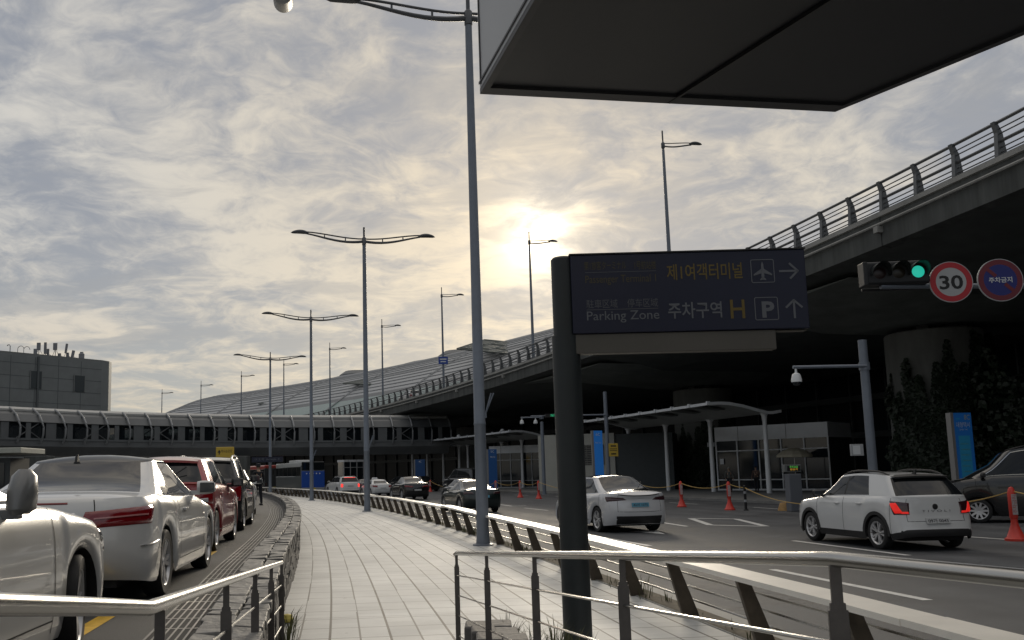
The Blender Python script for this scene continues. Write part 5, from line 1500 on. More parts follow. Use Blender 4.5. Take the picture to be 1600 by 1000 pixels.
    # window trim
    if s.get('trim'):
        for sd in (1, -1):
            mb = MB(); j0, j1 = jA - 2, int(np.argmin(abs(S - aG))) + NQ
            it = nd + len(vg) - 3
            top = [Vector(P(it, j, sd)) for j in range(jA, j1 + 1)]; bot = [Vector(P(nd, j, sd)) for j in range(jA, j1 + 1)]
            re_ = [Vector(P(i, j1, sd)) for i in range(nd, it + 1)]; fr = [Vector(P(i, jA, sd)) for i in range(nd, it + 1)]
            for ln, u_ in ((top, (0, 0, 1)), (bot, (0, 0, 1)), (re_, (0, 1, 0)), (fr, (0, 1, 0))):
                ribbon(mb, [q + Vector((sd * .004, 0, .002)) for q in ln], .020, [u_] * len(ln))
            mb.build('window_trim', s['trim'], t, fix=False)
    # wheels
    tw = s.get('tw', .22)
    ty, ri = wheel_meshes(wr, tw, s.get('spokes', 5), s.get('twin', True), s.get('rim', rim_m))
    for y in (wb / 2, -wb / 2):
        for sd in (1, -1):
            o = add_obj('wheel', ty, t); o.location = (sd * (hw0 * .975 - tw / 2), y, wr); o.rotation_euler = (0, 0, (0 if sd > 0 else pi) + (s.get('steer', 0) if y > 0 else 0))
            add_obj('rim', ri, o)
    mb = MB(); zt = float(min(belt(fo), belt(fo + wb), belt(Ln / 2))) - .06
    mb.box((0, yF - Ln / 2, (sill + .0 + zt) / 2), (W - 2 * tw - .16, Ln - .45, zt - sill))
    mb.box((0, yF - fo - wb / 2, (sill + zt) / 2), (W - .34, wb - 2 * ra - .04, zt - sill - .05))
    for c in (fo, fo + wb):
        for sd in (1, -1):
            x0, x1 = hw0 - tw - .10, hw0 * .955
            rows = [[Vector((sd * x, yF - c + (ra - .006) * cos(a), wr + (ra - .006) * sin(a))) for x in (x0, x1)] for a in np.linspace(-.25, pi + .25, 19)]
            mb.grid(rows)
    mb.build('underbody', gap_m, t, fix=False)
    # mirrors and handles
    mz = float(belt(aA)) + s.get('mz', .10); my = yF - aA - s.get('mdy', .10)
    for sd in (1, -1):
        if s.get('folded'):
            mb = MB(); rows = []
            for f, w, y0, y1 in ((0, .035, -.07, .10), (.12, .07, -.10, .13), (.5, .075, -.09, .12), (.85, .065, -.05, .09), (1, .03, -.02, .06)):
                rows.append([Vector((sd * (hw0 * .96 + .07 + w * cos(a)), my + (y0 + y1) / 2 + (y1 - y0) / 2 * sin(a) + .03 * f, mz - .12 + .24 * f)) for a in np.linspace(0, 2 * pi, 17)[:-1]])
            mb.grid(rows, closed=True); mb.add(rows[0], [tuple(range(16))]); mb.add(rows[-1], [tuple(range(16))])
            mb.box((sd * (hw0 * .93 + .02), my, mz - .12), (.16, .07, .05)); mb.build('mirror', s['mirror_mat'], t, smooth=True, sharp=50)
        elif s.get('mirrors', True):
            mb = MB(); rows = []
            for i in range(7):
                f = i / 6; ms = s.get('msc', 1.0); x = hw0 * .93 + .03 + .22 * f * ms ** .3; k = .55 + .45 * sin(pi * min(1, .25 + f * .62)); k *= (1 if f < .85 else .8)
                rows.append([Vector((sd * x, my + .075 * k * cos(a) * (1.0 if cos(a) > 0 else .55) - .03 * f, mz + .085 * ms * k * sin(a) + .03 * (ms - 1) * f)) for a in np.linspace(0, 2 * pi, 15)[:-1]])
            mb.grid(rows, closed=True); mb.add(rows[0], [tuple(range(14))]); mb.add(rows[-1], [tuple(range(14))])
            mb.box((sd * (hw0 * .93), my, mz - .06), (.12, .05, .05))
            o = mb.build('mirror', s.get('mirror_mat', pm), t, smooth=True, sharp=50)
            mb = MB(); mb.box((sd * (hw0 * .93 + .155), my - .062, mz), (.17, .012, .12)); mb.build('mirror_glass', glass_l, o, bevel=.01)
    for a in s.get('handles', []):
        j = int(np.argmin(abs(S - a))) + NQ
        for sd in (1, -1):
            q = Vector(P(nl - 4, j, sd)); mb = MB(); mb.box(q + Vector((sd * .018, 0, 0)), (.03, .19, .034)); mb.build('door_handle', s.get('handle_mat', pm), t, bevel=.01)
    # lamps, plate, extras
    for nm, cs, m, end in s.get('patches', []):
        patch(nm, cs, m, end, off=.026 if nm in ('light_bar', 'lamp_strip', 'reverse_lamp') else .015)
    for nm, d0, d1, v0, v1, m, end in s.get('strips', []):
        patch(nm, [(d0, v0), (d1, v0), (d1, v1), (d0, v1)], m, end, mirror=False, n=18, k=4, off=.008)
    if 'plate' in s:
        v, m, txt = s['plate']; q = smp(0, v, 'rear'); n = nrm(.05, v, 'rear')
        pl = thing_part('number_plate', t, q + Vector((0, -.014, 0)))
        mb = MB(); mb.box((0, 0, 0), (.52, .012, .115)); pl = mb.build('number_plate', m, t); pl.location = q + Vector((0, -.016, 0)); pl.rotation_euler = (-math.asin(max(-.5, min(.5, n.z))), 0, 0)
        if txt:
            mb = text_mb(txt, .065, align='CENTER', width=.44, bold=.015); place(mb, (0, -.008, -.034)); mb.build('plate_number', mat('plate_ink', (.02, .02, .03), .5), pl, fix=False)
    if 'badge' in s:
        v, txt, w = s['badge']; q = smp(0, v, 'rear'); mb = text_mb(txt, .045, align='CENTER', width=w); place(mb, q + Vector((0, -.012, 0))); mb.build('lettering', chrome, t, fix=False)
    if 'emblem' in s:
        v, r = s['emblem']; q = smp(0, v, 'rear'); mb = MB(); mb.lathe([(0, -.014), (r * .9, -.012), (r, -.004), (r, .01)], 20, c=q, axis='y'); mb.build('emblem', trimk, t)
    if s.get('rails'):
        for sd in (1, -1):
            mb = MB(); x = hwt * .93; a0, a1 = ws1 + .25, rr1 - .12
            pts = [(sd * x, yF - (a0 + (a1 - a0) * k / 10), float(roof(a0 + (a1 - a0) * k / 10)) + rc * .2 + .055 * min(1, 6 * min(k / 10, 1 - k / 10) + .05)) for k in range(11)]
            mb.tube(pts, .02, 8); mb.build('roof_rail', s.get('rail_mat', trimk), t, smooth=True)
    if s.get('fin'):
        a = rr1 - .15; mb = MB(); z = float(roof(a)) + rc
        mb.prism([(-.012, yF - a + .10, z - .01), (-.012, yF - a - .05, z - .01), (-.012, yF - a - .06, z + .085), (-.012, yF - a - .03, z + .08)], (.024, 0, 0)); mb.build('antenna_fin', trimk, t)
    if s.get('brake3'):
        k = s['brake3']; mb = MB(); z = float(roof(rr1)); mb.box((0, yF - rr1 - k[0], z + k[1]), (k[2], .03, .035)); mb.build('high_brake_lamp', k[3], t)
    if s.get('spoiler'):
        a0 = rr1 - .05; z = float(roof(a0)); w = hwt * .94
        mb = MB(); ln = s['spoiler']
        rows = [[Vector((x, yF - a0 + .12, z + rc * (1 - (abs(x) / w) ** 2) * .8 + .012)), Vector((x, yF - a0 - ln * (1 - .25 * (abs(x) / w) ** 3), z - .02 + rc * (1 - (abs(x) / w) ** 2) * .55)), Vector((x, yF - a0 - ln * (1 - .25 * (abs(x) / w) ** 3), z - .055 + rc * (1 - (abs(x) / w) ** 2) * .5)), Vector((x, yF - a0 + .1, z - .05))] for x in np.linspace(-w, w, 13)]
        mb.grid(rows); mb.build('roof_spoiler', s.get('spoiler_mat', pm), t, smooth=True, sharp=40)
    if s.get('wiper'):
        mb = MB(); p0_ = Vector((.1, yF - rr0 - .0, float(zdeck(rr0, 0, 1)) + .03)); p1_ = Vector((.42, yF - (rr0 * .62 + rr1 * .38), float(roof(rr1)) * .62 + float(belt(rr0)) * .38 + .05)); mb.tube([p0_, p1_], .01, 5); mb.build('wiper', trimk, t)
    if s.get('arches'):
        for c in (fo, fo + wb):
            for sd in (1, -1):
                mb = MB(); rows = []
                for a in np.linspace(-.12, pi + .12, 23):
                    r = []
                    for rr_ in (ra - .012, ra + .062):
                        aa = c - rr_ * cos(a); zz__ = wr + rr_ * sin(a); x = hw0 * (.992 - .0 * abs(aa - c)) + .008
                        nar = 1 - .045 * max(0, (fo + .5 - aa) / (fo + .5)) ** 1.5 - .05 * max(0, (aa - (fo + wb - .5)) / (Ln - fo - wb + .5)) ** 1.5
                        r.append(Vector((sd * x * nar, yF - aa, max(sill + .02, zz__))))
                    rows.append([r[0] - Vector((sd * .03, 0, 0)), r[0], r[1], r[1] - Vector((sd * .02, 0, 0))])
                mb.grid(rows); mb.build('arch_cladding', trimk, t, smooth=True, sharp=40)
    return t
def thing_part(*a): return None

def on_arc(R, Y, z=0.0, turn=0.0):
    ph = phY(R, Y); return A(R, ph, z), ph + turn

silver = paint('pearl_white', (.60, .605, .60), .10, .30)
white = paint('white', (.66, .67, .67))
white2 = paint('soft_white', (.60, .61, .63), .1)
redp = paint('red', (.28, .016, .020), .2, .3)
blackp = paint('black', (.005, .005, .006), .0, .25)
greenp = paint('dark_green', (.012, .022, .022), .3, .3)
dgrey = paint('dark_grey', (.03, .032, .036), .3, .35)
silverg = paint('silver_grey', (.30, .31, .32), .5, .35)

coupe = dict(L=4.70, W=1.80, fo=.80, wb=2.76, wr=.328, paint=silver, belt=[(0, .58), (.12, .67), (.5, .77), (1.2, .885), (1.75, .935), (3.3, .965), (4.0, 1.0), (4.45, 1.0), (4.62, .985), (4.70, .97)],
             roof=[(1.9, 1.255), (2.2, 1.325), (2.6, 1.375), (3.0, 1.375), (3.4, 1.325), (3.8, 1.22)], ws0=1.22, ws1=2.12, rr1=3.30, rr0=4.16, aB=3.62, aG=3.58, hwb=.82, hwt=.60, rc=.055, hc=.05, Rr=.30, exr=3.0, Rg=.42,
             aD1=1.42, aD2=2.95, seams=[1.42, 2.95], handles=[2.72], trim=chrome, twin=True, spokes=5, glass=glass_m, mirror_mat=silver, mz=.12,
             rear=[(0, .12), (.15, .03), (.4, .0), (.62, .01), (.85, .04), (1, .09)], rw_frac=.86, sill=.19,
             patches=[('tail_light', [(.30, .64), (1.05, .68), (1.20, .90), (.36, .85)], lamp_red, 'rear'), ('lamp_strip', [(.42, .745), (.98, .775), (.98, .80), (.42, .77)], mat('lamp_strip_pale', (.45, .20, .20), .2, coat=1.0), 'rear'), ('bumper_crease', [(.86, .40), (1.3, .47), (1.3, .485), (.86, .415)], chrome, 'rear'), ('headlight', [(.45, .62), (1.1, .72), (1.2, .9), (.5, .85)], head_m, 'front')],
             strips=[('chrome_strip', -.27, .27, .80, .84, chrome, 'rear'), ('plate_recess', -.27, .27, .56, .79, mat('plate_recess_grey', (.10, .10, .10), .5), 'rear'), ('high_brake_lamp', -.20, .20, .945, .97, lamp_red, 'rear'), ('lower_grille', -.5, .5, .15, .4, trimk, 'front'), ('grille', -.42, .42, .5, .85, trimk, 'front')],
             plate=(.66, plate_w, '38부 4512'), trunk=(.44, .6), roof_glass=True, fin=False, aqr=4.22)
COUPES = build_car('silver_coupe', 'pearl white two door coupe with red tail lights, parked behind the red hatchback', 'car', coupe, *on_arc(304.51 - .87, 10.55, LZ, -.012))
COUPES.location.z = LZ
# lens inlay and roof aerial of the coupe
mb = MB(); mb.prism([(-.012, -1.50, 1.335), (-.012, -1.58, 1.335), (-.012, -1.555, 1.42), (-.012, -1.53, 1.42)], (.024, 0, 0)); mb.lathe([(.035, 1.325), (.03, 1.345), (0, 1.35)], 10, c=(0, -1.54, 0)); mb.build('antenna_fin', trimk, COUPES)

near = dict(L=4.75, W=1.85, fo=.82, wb=2.85, wr=.335, paint=silver, belt=[(0, .64), (.10, .75), (.4, .86), (1.0, .95), (1.5, 1.0), (3.4, 1.02), (4.2, 1.03), (4.75, .98)],
            roof=[(1.9, 1.30), (2.3, 1.385), (2.8, 1.40), (3.3, 1.37), (3.8, 1.25)], ws0=1.28, ws1=2.2, rr1=3.6, rr0=4.35, aB=2.75, hwb=.80, hwt=.57, hc=.055, aD1=1.40, aD2=3.7, seams=[1.40, 2.75], trim=chrome,
            handles=[2.55, 3.5], spokes=5, mirror_mat=mat('mirror_grey', (.16, .165, .165), .35, coat=.6), patches=[('headlight', [(.42, .60), (.95, .70), (1.05, .93), (.5, .88)], head_m, 'front'), ('tail_light', [(.5, .66), (1.0, .7), (1.05, .9), (.5, .88)], lamp_red, 'rear')],
            strips=[('grille', -.42, .42, .45, .85, trimk, 'front')], aqf=.44, mz=.10, mdy=.44, folded=True, steer=.22, plate=(.6, plate_w, '21다 7730'))
build_car('white_sedan', 'white car at the bottom left corner with a dark door mirror', 'car', near, *on_arc(304.50 - .89, 4.62, LZ, -.03))

hatch = dict(L=4.10, W=1.75, fo=.82, wb=2.56, wr=.325, paint=redp, belt=[(0, .62), (.12, .75), (.5, .88), (1.1, .96), (1.6, 1.0), (3.2, 1.05), (3.9, 1.06), (4.10, 1.0)],
             roof=[(1.6, 1.34), (2.1, 1.46), (2.6, 1.495), (3.2, 1.475), (3.8, 1.44)], ws0=1.0, ws1=1.85, rr1=3.62, rr0=4.0, aB=2.3, aG=3.35, hwb=.78, hwt=.60, rc=.05, Rr=.16, exr=3.2,
             handles=[2.05, 3.0], spokes=5, spoiler=.14, rw_frac=.90, mirror_mat=trimk, rear=[(0, .08), (.2, .0), (.5, .03), (.8, .06), (1, .10)], aqr=3.78,
             patches=[('tail_light', [(.50, .62), (.92, .66), (.96, .98), (.52, .96)], lamp_red, 'rear'), ('reverse_lamp', [(.53, .66), (.80, .67), (.80, .76), (.53, .75)], lamp_clr, 'rear'), ('headlight', [(.4, .6), (.9, .7), (1, .9), (.45, .85)], head_m, 'front')], plate=(.5, plate_w, None), wiper=True)
build_car('red_hatchback', 'red hatchback parked directly ahead of the pearl white coupe', 'car', hatch, *on_arc(304.35 - .86, 15.9, LZ, -.02))

suv = dict(L=4.25, W=1.78, fo=.86, wb=2.555, wr=.345, paint=white, belt=[(0, .66), (.12, .80), (.5, .95), (1.1, 1.02), (1.6, 1.06), (3.2, 1.10), (4.0, 1.10), (4.25, 1.03)],
           roof=[(1.6, 1.42), (2.1, 1.575), (2.7, 1.61), (3.3, 1.59), (3.9, 1.54)], ws0=1.02, ws1=1.8, rr1=3.75, rr0=4.1, aB=2.35, aG=3.5, hwb=.79, hwt=.62, rc=.04, Rr=.16, exr=3.2, clad_rows=3, arches=True,
           handles=[2.1, 3.1], rails=True, rail_mat=chrome, mirror_mat=trimk, spoiler=.12, rear=[(0, .02), (.2, .0), (.5, .03), (.8, .06), (1, .10)], aqr=3.95,
           patches=[('tail_light', [(.46, .50), (.86, .50), (.92, .97), (.56, .97)], lamp_red, 'rear'), ('reverse_lamp', [(.46, .44), (.74, .44), (.80, .60), (.52, .60)], lamp_clr, 'rear'), ('headlight', [(.4, .6), (.9, .7), (1, .9), (.45, .85)], head_m, 'front')],
           strips=[('bumper_trim', -.75, .75, .06, .5, trimk, 'rear')], plate=(.62, plate_w, None), rw_frac=.93)
build_car('black_compact_suv', 'black compact suv with bright roof rails parked ahead of the red hatchback', 'car', dict(suv, paint=blackp), *on_arc(304.35 - .88, 21.5, LZ, -.015))
sedan = dict(L=4.65, W=1.80, fo=.85, wb=2.7, wr=.32, paint=white, belt=[(0, .60), (.12, .70), (.5, .82), (1.2, .92), (1.7, .96), (3.4, .99), (4.2, 1.02), (4.55, 1.0), (4.65, .94)],
             roof=[(1.9, 1.29), (2.3, 1.38), (2.8, 1.405), (3.2, 1.38), (3.7, 1.27)], ws0=1.22, ws1=2.05, rr1=3.45, rr0=4.1, aB=2.62, hwb=.79, hwt=.57, rc=.045, handles=[2.4, 3.3], aqr=4.24,
             patches=[('tail_light', [(.5, .66), (1.0, .7), (1.05, .9), (.5, .88)], lamp_red, 'rear'), ('headlight', [(.42, .60), (.95, .70), (1.05, .9), (.5, .85)], head_m, 'front')], plate=(.6, plate_w, None))
build_car('white_car', 'mostly hidden white car beyond the black compact suv, next to the standing man', 'car', sedan, *on_arc(304.25 - .9, 27.6, LZ, .01))

cross = dict(L=4.75, W=1.92, fo=.86, wb=2.89, wr=.36, paint=white2, belt=[(0, .62), (.12, .74), (.5, .86), (1.1, .98), (1.6, 1.02), (3.3, 1.07), (4.1, 1.115), (4.5, 1.12), (4.66, 1.10), (4.75, 1.05)],
             roof=[(1.4, 1.42), (1.9, 1.535), (2.4, 1.585), (3.0, 1.575), (3.5, 1.49), (3.9, 1.37)], ws0=.85, ws1=1.75, rr1=3.25, rr0=4.36, aB=2.45, aG=3.78, hwb=.83, hwt=.60, rc=.055, Rr=.42, roof_glass=True, rw_frac=.90, ws_frac=.88,
             handles=[], trim=None, spokes=5, twin=True, tw=.25, mirror_mat=trimk, aqr=4.28, glass=glass_m, rear_up=.06,
             rear=[(0, .14), (.2, .03), (.45, .0), (.7, .03), (.86, .06), (.93, .02), (1, .02)], wiper=True,
             patches=[('tail_light', [(.40, .80), (.98, .735), (1.10, .90), (.50, .88)], lamp_dk, 'rear'), ('headlight', [(.5, .65), (1.0, .75), (1.1, .9), (.5, .82)], head_m, 'front')],
             strips=[('rear_diffuser', -.70, .70, .01, .27, trimk, 'rear'), ('lip_spoiler', -.66, .66, .955, .985, trimk, 'rear')], plate=(.66, plate_b, '42서 1070'))
e = A(314.95, phY(314.95, 28.1), 0)
build_car('white_crossover', 'white crossover with a light blue number plate right of the sign post', 'car', cross, e, phY(315.3, 27.9) + .06)

dsedan = dict(L=4.70, W=1.85, fo=.84, wb=2.87, wr=.34, paint=greenp, belt=[(0, .58), (.12, .68), (.5, .80), (1.1, .90), (1.6, .945), (3.3, .985), (4.1, 1.04), (4.55, 1.04), (4.70, .97)],
              roof=[(1.6, 1.24), (2.1, 1.345), (2.6, 1.40), (3.0, 1.39), (3.5, 1.31), (3.9, 1.2)], ws0=1.05, ws1=2.0, rr1=3.15, rr0=4.2, aB=2.5, aG=3.6, hwb=.80, hwt=.56, rc=.05, Rr=.4, roof_glass=True, trim=chrome, rw_frac=.92, aqr=4.26,
              spokes=5, mirror_mat=greenp, patches=[('tail_light', [(.45, .76), (.95, .74), (1.05, .90), (.5, .87)], lamp_dk, 'rear'), ('headlight', [(.5, .65), (1.0, .75), (1.1, .9), (.5, .82)], head_m, 'front')], plate=(.64, plate_b, None))
build_car('dark_sedan', 'dark green sedan with chrome window line, half hidden behind the nearest lamp pole', 'car', dsedan, A(314.1, phY(314.1, 43.0)), phY(314.1, 43.0) + .03)
sil = dict(sedan, paint=silverg)
build_car('silver_sedan', 'silver sedan of which only the roof shows above the dark green sedan', 'car', sil, A(317.7, phY(317.7, 58.0)), phY(317.7, 58) + .03)
x4 = dict(L=4.75, W=1.92, fo=.86, wb=2.86, wr=.37, paint=blackp, belt=[(0, .66), (.12, .80), (.5, .94), (1.1, 1.03), (1.6, 1.07), (3.3, 1.11), (4.2, 1.16), (4.6, 1.14), (4.75, 1.06)],
          roof=[(1.6, 1.40), (2.1, 1.53), (2.6, 1.585), (3.0, 1.57), (3.5, 1.49), (3.9, 1.39)], ws0=1.1, ws1=1.95, rr1=3.3, rr0=4.38, aB=2.5, aG=3.7, hwb=.82, hwt=.58, rc=.05, Rr=.36, rw_frac=.92, aqr=4.3, clad_rows=2, trim=None,
          patches=[('tail_light', [(.35, .74), (.95, .72), (1.05, .86), (.38, .84)], lamp_red, 'rear'), ('headlight', [(.5, .65), (1.0, .75), (1.1, .9), (.5, .82)], head_m, 'front')], plate=(.52, plate_w, None))
build_car('black_coupe_suv', 'black sloping roofed suv with thin red tail lights right of the second lamp pole', 'car', x4, A(316.4, phY(316.4, 66.5)), phY(316.4, 66.5) + .02)
tx = dict(sedan, paint=white)
TX = build_car('white_taxi', 'white taxi with roof lamp partly hidden by the black suv', 'taxi', tx, A(317.3, phY(317.3, 80)), phY(317.3, 80) + .02)
mb = MB(); mb.box((0, .2, 1.52), (.55, .18, .14), taper=.8); mb.build('taxi_lamp', sign_white, TX, bevel=.03)
big = dict(L=4.98, W=1.97, fo=.90, wb=2.9, wr=.385, paint=white, belt=[(0, .75), (.12, .92), (.5, 1.05), (1.2, 1.13), (1.7, 1.17), (3.5, 1.2), (4.7, 1.2), (4.98, 1.12)],
           roof=[(1.8, 1.55), (2.2, 1.69), (2.9, 1.735), (3.8, 1.72), (4.6, 1.66)], ws0=1.2, ws1=2.0, rr1=4.5, rr0=4.85, aB=2.65, aG=4.35, hwb=.88, hwt=.70, rc=.03, Rr=.16, exr=3.4, rw_frac=.95, rails=True, spoiler=.14, aqr=4.66,
           rear=[(0, .06), (.2, .0), (.5, .02), (.8, .04), (1, .08)], patches=[('brake_light', [(.70, .58), (.90, .58), (.90, .90), (.70, .90)], lamp_lit, 'rear'), ('headlight', [(.5, .65), (1.0, .75), (1.1, .9), (.5, .82)], head_m, 'front')],
           brake3=(.16, -.03, 1.0, lamp_lit), plate=(.72, plate_w, None), strips=[('bumper_trim', -.8, .8, .04, .25, trimk, 'rear')])
build_car('white_large_suv', 'large white suv with lit red brake lights right of the blue bus', 'car', big, A(315.2, phY(315.2, 83)), phY(315.2, 83) + .06)

tiv = dict(L=4.205, W=1.80, fo=.83, wb=2.60, wr=.345, paint=white, belt=[(0, .68), (.10, .82), (.4, .95), (1.0, 1.02), (1.5, 1.06), (2.9, 1.09), (3.5, 1.10), (4.0, 1.08), (4.205, 1.03)],
           roof=[(1.5, 1.42), (2.0, 1.555), (2.6, 1.59), (3.2, 1.57), (3.8, 1.52)], ws0=.98, ws1=1.72, rr1=3.72, rr0=4.10, aB=2.22, aG=3.16, hwb=.80, hwt=.64, rc=.03, Rr=.20, Rg=.30, exr=3.2, clad_rows=2, arches=True,
           handles=[2.02, 2.95], handle_mat=white, rails=True, mirror_mat=trimk, spoiler=.16, spoiler_mat=trimk, rw_frac=.97, twin=True, spokes=5, tw=.215, aqr=3.92, rear=[(0, -.02), (.14, -.03), (.2, .0), (.40, .02), (.5, .05), (.8, .07), (1, .09)],
           patches=[('tail_light', [(.56, .60), (.86, .60), (.98, .93), (.56, .90)], lamp_dk, 'rear'), ('light_bar', [(.67, .62), (.84, .62), (.95, .90), (.82, .90)], lamp_lit2, 'rear'), ('light_bar', [(.57, .62), (.72, .62), (.74, .68), (.58, .68)], lamp_lit2, 'rear'), ('headlight', [(.4, .6), (.9, .7), (1, .9), (.45, .85)], head_m, 'front')],
           strips=[('rear_bumper_trim', -.86, .86, .0, .20, trimk, 'rear')], plate=(.43, plate_w, '09가 0043'), badge=(.665, 'T I V O L I', .62), emblem=(.80, .06), trunk=(.62, .6), fin=True, wiper=False, glass=glass_m)
build_car('white_hatchback', 'white compact crossover with black wheel arches and red tail lights at the right', 'car', tiv, (10.42, 20.7, 0), .10)

van = dict(L=5.15, W=1.98, fo=.92, wb=3.1, wr=.36, paint=blackp, belt=[(0, .80), (.10, 1.05), (.35, 1.20), (.8, 1.29), (1.5, 1.36), (3.5, 1.38), (4.9, 1.38), (5.15, 1.25)],
           roof=[(1.3, 1.85), (1.8, 2.12), (2.5, 2.22), (3.8, 2.22), (4.8, 2.12)], ws0=.66, ws1=1.62, rr1=4.75, rr0=5.0, aB=2.55, aG=4.6, hwb=.90, hwt=.74, rc=.04, Rr=.14, exr=3.4, trim=chrome, rim=rim_m, spokes=10, twin=False, mirror_mat=trimk, rails=True,
           handles=[2.3], handle_mat=chrome, patches=[('headlight', [(.55, .80), (1.0, .80), (1.05, .93), (.6, .93)], head_m, 'front'), ('tail_light', [(.7, .5), (.9, .5), (.9, .95), (.7, .95)], lamp_red, 'rear')], strips=[('grille', -.7, .7, .3, .6, trimk, 'front')], aqf=.48)
build_car('black_van', 'black van with bright alloy wheel cut off by the right edge', 'van', van, (18.55, 27.3, .0), rad(62))
dk = dict(suv, paint=blackp, clad_rows=0, rails=False, patches=[('tail_light', [(.46, .5), (.86, .5), (.92, .97), (.56, .97)], lamp_dk, 'rear'), ('headlight', [(.4, .62), (.9, .7), (1, .9), (.45, .85)], head_m, 'front')], detail=0, strips=[], spoiler=None)
dv = dict(van, trim=None, detail=0, rim=rimdk, paint=blackp)
build_car('black_minivan', 'black minivan waiting under the middle shelter behind the silver sedan', 'van', dv, A(326.2, phY(326.2, 84)), phY(326.2, 84) + .25)
build_car('black_suv', 'black suv facing the camera beneath the shelter, behind two small orange posts', 'car', dk, A(326.6, phY(326.6, 96)), phY(326.6, 96) + pi + .25)
build_car('dark_grey_suv', 'dark grey suv parked beyond the black suv under the farthest shelter', 'car', dict(dk, paint=dgrey), A(327, phY(327, 104)), phY(327, 104) + .3)
build_car('viaduct_car', 'white car on the elevated roadway, its roof just above the parapet', 'car', dict(suv, detail=0), A(331.6, phY(331.6, 113), 11.55 + VDZ(phY(331.6, 113))), phY(331.6, 113))
build_car('distant_sedan', 'dark car beyond the large white suv near the pale kiosk', 'car', dict(sedan, paint=dgrey, detail=0), A(320.5, phY(320.5, 96)), phY(320.5, 96))

# ---------------------------------------------------------------- buses
def bus(name, label, loc, rz, body_m, upper_m, L_=11.0, H=3.3, W=2.5, rear_win=True, ac=True):
    t = thing(name, label, 'bus', loc, rz)
    mb = MB(); mb.box((0, 0, .35 + 1.15 / 2 + .2), (W, L_, 1.55)); mb.build('lower_body', body_m, t, bevel=.10)
    mb = MB(); mb.box((0, 0, H - .28), (W, L_, .56)); mb.build('roof', upper_m, t, bevel=.14)
    mb = MB(); mb.box((0, 0, (1.68 + H - .5) / 2), (W - .05, L_ - .06, H - .5 - 1.62)); mb.build('window_band', glass_m, t, bevel=.04)
    mb = MB(); mb.box((0, -L_ / 2 + .16, (1.65 + H - .3) / 2), (W + .004, .34, H - .5 - 1.55))
    if not rear_win: mb.box((0, -L_ / 2 + .05, (1.65 + H - .45) / 2), (W, .16, H - .45 - 1.6))
    mb.build('rear_pillar', body_m, t, bevel=.05)
    mb = MB()
    for k in range(5):
        for sd in (-1, 1): mb.box((sd * (W / 2 - .02), -L_ / 2 + 1.9 + k * 1.9, 2.2), (.03, .10, 1.15))
    mb.build('window_pillar', trimk, t)
    if ac: mb = MB(); mb.box((0, -.8, H + .12), (1.9, 3.0, .28)); mb.build('roof_unit', mat('ac_white', (.55, .56, .56), .5), t, bevel=.08)
    ty, ri = wheel_meshes(.48, .28, 8, False, rimdk)
    for y in (L_ / 2 - 2.4, -L_ / 2 + 2.9):
        for sd in (1, -1):
            o = add_obj('wheel', ty, t); o.location = (sd * (W / 2 - .13), y, .48); o.rotation_euler = (0, 0, 0 if sd > 0 else pi); add_obj('rim', ri, o)
    for sd in (1, -1):
        mb = MB(); mb.box((sd * (W / 2 - .16), -L_ / 2 - .012, .95), (.2, .03, .42)); mb.build('tail_light', lamp_lit if name == 'red_bus' and sd > 0 else lamp_dk, t)
        mb = MB(); mb.tube([(sd * (W / 2 - .1), L_ / 2, 2.9), (sd * (W / 2 + .2), L_ / 2 + .35, 2.6)], .03, 5); mb.box((sd * (W / 2 + .22), L_ / 2 + .38, 2.35), (.2, .1, .5)); mb.build('mirror', trimk, t)
    mb = MB(); mb.box((0, -L_ / 2 - .03, .50), (W - .1, .1, .34)); mb.build('rear_bumper', mat('bumper_grey', (.25, .26, .27), .5), t, bevel=.03)
    mb = MB(); mb.box((0, -L_ / 2 - .085, .55), (.5, .012, .2)); mb.build('number_plate', mat('plate_yellow', (.5, .4, .05), .5), t)
    return t
bblue = mat('bus_blue', (.012, .07, .36), .35, coat=.6)
b1 = bus('blue_bus', 'bus with bright blue back left of the third lamp pole, seen from behind', (-13.0, 98.5, 0), phY(314, 98) + .02, mat('bus_side_grey', (.10, .115, .12), .4, coat=.5), mat('bus_white', (.50, .52, .52), .4, coat=.5))
mb = MB(); mb.box((0, -5.50, 2.88), (2.44, .12, .86)); mb.build('rear_window', glass_m, b1, bevel=.06)
mb = MB(); mb.box((0, -5.52, 1.5), (2.46, .10, 1.7)); mb.build('rear_panel', bblue, b1, bevel=.04)
for k in range(5): mb = MB(); mb.lathe([(0, -.02), (.07, -.018), (.075, 0)], 10, c=(-.7 + .35 * k, -5.57, 2.1), axis='y'); mb.build('rear_mark', sign_white, b1)
bus('red_bus', 'red bus beyond the standing man, left of the blue bus', (-20.3, 117, 0), phY(314, 118) + .02, mat('bus_dark', (.05, .055, .06), .4, coat=.5), mat('bus_red', (.45, .05, .04), .4, coat=.5), ac=False)

